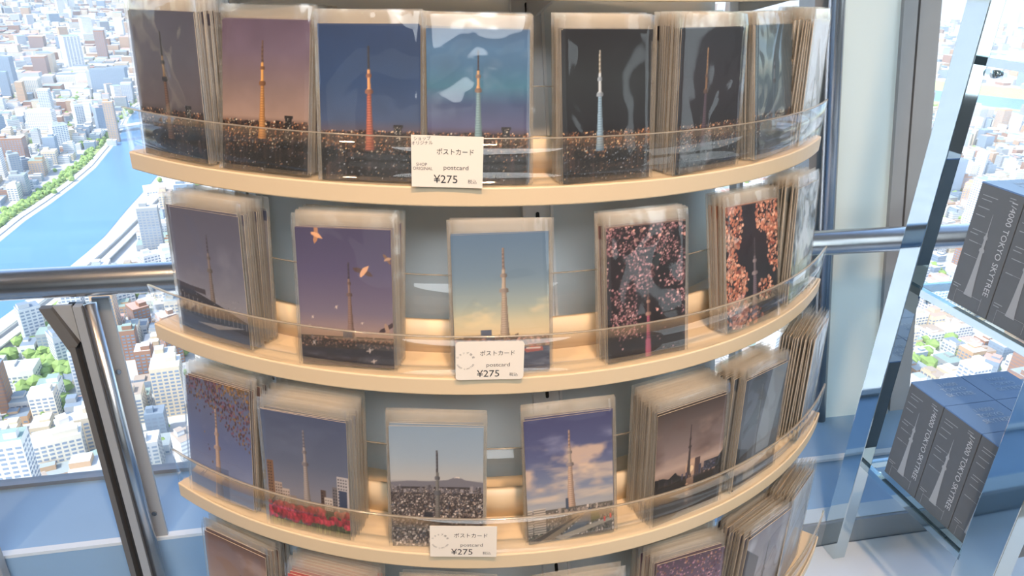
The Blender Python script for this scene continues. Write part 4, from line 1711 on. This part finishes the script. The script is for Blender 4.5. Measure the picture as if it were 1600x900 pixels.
def size_in_view(b):
    x, y = to_px(Vector((b[0], b[1], GZ + b[4])))
    vis = (0 < x < 275 and 5 < y < 770) or (1385 < x < 1600 and 5 < y < 640)
    if not vis:
        return 0
    dist = math.sqrt(b[0] ** 2 + b[1] ** 2 + GZ ** 2)
    return (b[2] + b[3]) * (b[4] + 14) / dist ** 2


blds.sort(key=size_in_view, reverse=True)
single, rest = blds[:270], blds[270:]


def make_building(b, label, group):
    v, f, cols = bld_faces(b)
    o = tinted('building', v, f, cols, bld_mat)
    x, y, w, d, h, g, ci, ri = b[:8]
    c, s = math.cos(g), math.sin(g)
    mb = MB()
    nf = max(1, int((h - 2) / 3.3))
    for (a0, q0, a1, q1) in ((-w / 2, -d / 2, w / 2, -d / 2), (w / 2, -d / 2, w / 2, d / 2), (-w / 2, d / 2, -w / 2, -d / 2)):
        L = math.hypot(a1 - a0, q1 - q0)
        nc = max(1, int(L / 3.8))
        if nf * nc > 160:
            nc = max(1, 160 // nf)
        ux, uy = (a1 - a0) / L, (q1 - q0) / L
        nx_, ny_ = uy * .12, -ux * .12
        for i in range(nf):
            z0 = 1.2 + i * 3.3
            for j in range(nc):
                l0, l1 = L * (j + .16) / nc, L * (j + .84) / nc
                pts = []
                for l, z in ((l0, z0), (l1, z0), (l1, z0 + 1.7), (l0, z0 + 1.7)):
                    A, B = a0 + ux * l + nx_, q0 + uy * l + ny_
                    pts.append((x + A * c - B * s, y + A * s + B * c, GZ + z))
                mb.add(pts, [(0, 1, 2, 3)])
    wdw = mb.obj('windows', win_mat, o)
    wdw['kind'] = 'stuff'
    tag(o, label, 'building', group)


for sp_ in SPECIAL:
    p = gp(*sp_[0])
    make_building((p.x, p.y, *sp_[1:7]), sp_[7], 'city buildings one can pick out')
for b in single:
    side = 'left' if b[0] < 0 else 'right'
    far = 'near' if math.hypot(b[0], b[1]) < 700 else 'farther'
    hc = 'low' if b[4] < 13 else 'mid-rise' if b[4] < 30 else 'high-rise'
    lab = '%s %s building with %s roof among %s blocks in the %s window' % (PAL[b[6]][0], hc, ROOFN[b[7]], far, side)
    make_building(b, lab, lab)
V, Fc, Cc = [], [], []
for b in rest:
    v, f, cols = bld_faces(b)
    k = len(V)
    V += v
    Fc += [tuple(i + k for i in q) for q in f]
    Cc += cols
o = tinted('distant_buildings', V, Fc, Cc, city_mat)
o['kind'] = 'stuff'
tag(o, 'sea of pale distant buildings stretching away to the haze outside', 'buildings')
o['kind'] = 'stuff'

# trees along the river, in the parks and between the blocks
ico = bmesh.new()
bmesh.ops.create_icosphere(ico, subdivisions=1, radius=1)
iv = [v.co.copy() for v in ico.verts]
ifc = [tuple(v.index for v in f.verts) for f in ico.faces]
ico.free()
TV, TF = [], []


def tree(p, r):
    k = len(TV)
    TV.extend([(p.x + v.x * r * rc.uniform(.8, 1.2), p.y + v.y * r * rc.uniform(.8, 1.2), GZ + r * .9 + v.z * r) for v in iv])
    TF.extend([tuple(i + k for i in f) for f in ifc])


def road_free(p):
    return all(seg_dist(p, pts) > w / 2 + 5 for pts, w, _, _ in ROADS)


for i in range(420):
    q = rc.choice(LB[2:10])
    n_ = LB[min(len(LB) - 1, LB.index(q) + 1)]
    p = q.lerp(n_, rc.random()) + Vector((-rc.uniform(26, 44), rc.uniform(12, 22), 0))
    if not in_poly(p, RIVER1):
        tree(p, rc.uniform(2.5, 4.5))
PARKS = [((95, 590), 26, 40), ((70, 525), 30, 40), ((20, 575), 35, 60), ((85, 495), 20, 24), ((235, 345), 18, 14), ((300, 230), 40, 40), ((150, 178), 60, 40), ((140, 225), 30, 20),
         ((1420, 540), 40, 30), ((1400, 250), 40, 26), ((1470, 175), 60, 30), ((1550, 480), 35, 30), ((1400, 560), 20, 24), ((95, 165), 60, 30), ((110, 640), 12, 10)]
for q, rad, n in PARKS:
    c = gp(*q)
    for i in range(n):
        p = c + Vector((rc.gauss(0, rad * .6), rc.gauss(0, rad * .6), 0))
        if not in_poly(p, RIVER1) and road_free(p):
            tree(p, rc.uniform(4, 8))
for i in range(2200):
    a = rc.uniform(-.78, .78)
    r = 380 + 2600 * rc.random() ** 1.3
    p = Vector((r * math.sin(a), r * math.cos(a), GZ))
    if not in_poly(p, RIVER1) and not in_poly(p, RIVER2) and road_free(p):
        tree(p, rc.uniform(2.5, 6))
o = mesh_obj('trees', TV, TF, tree_mat)
o['kind'] = 'stuff'
tag(o, 'green trees scattered along the river banks and between the city blocks', 'trees')

# summer haze lying over the city
hz, hn, hl = new_mat('city_haze')
hn.remove(hn['Principled BSDF'])
vs_ = hn.new('ShaderNodeVolumeScatter')
vs_.inputs['Color'].default_value = (0.93, 0.97, 1.0, 1)
vs_.inputs['Density'].default_value = 0.00010
vs_.inputs['Anisotropy'].default_value = 0.2
hl.new(vs_.outputs[0], hn['Material Output'].inputs['Volume'])
hb = MB().box((-9000, 150, GZ - 2), (9000, 14000, GZ + 240)).obj('haze', hz)
hb['kind'] = 'stuff'
tag(hb, 'pale haze lying over the distant city', 'haze')
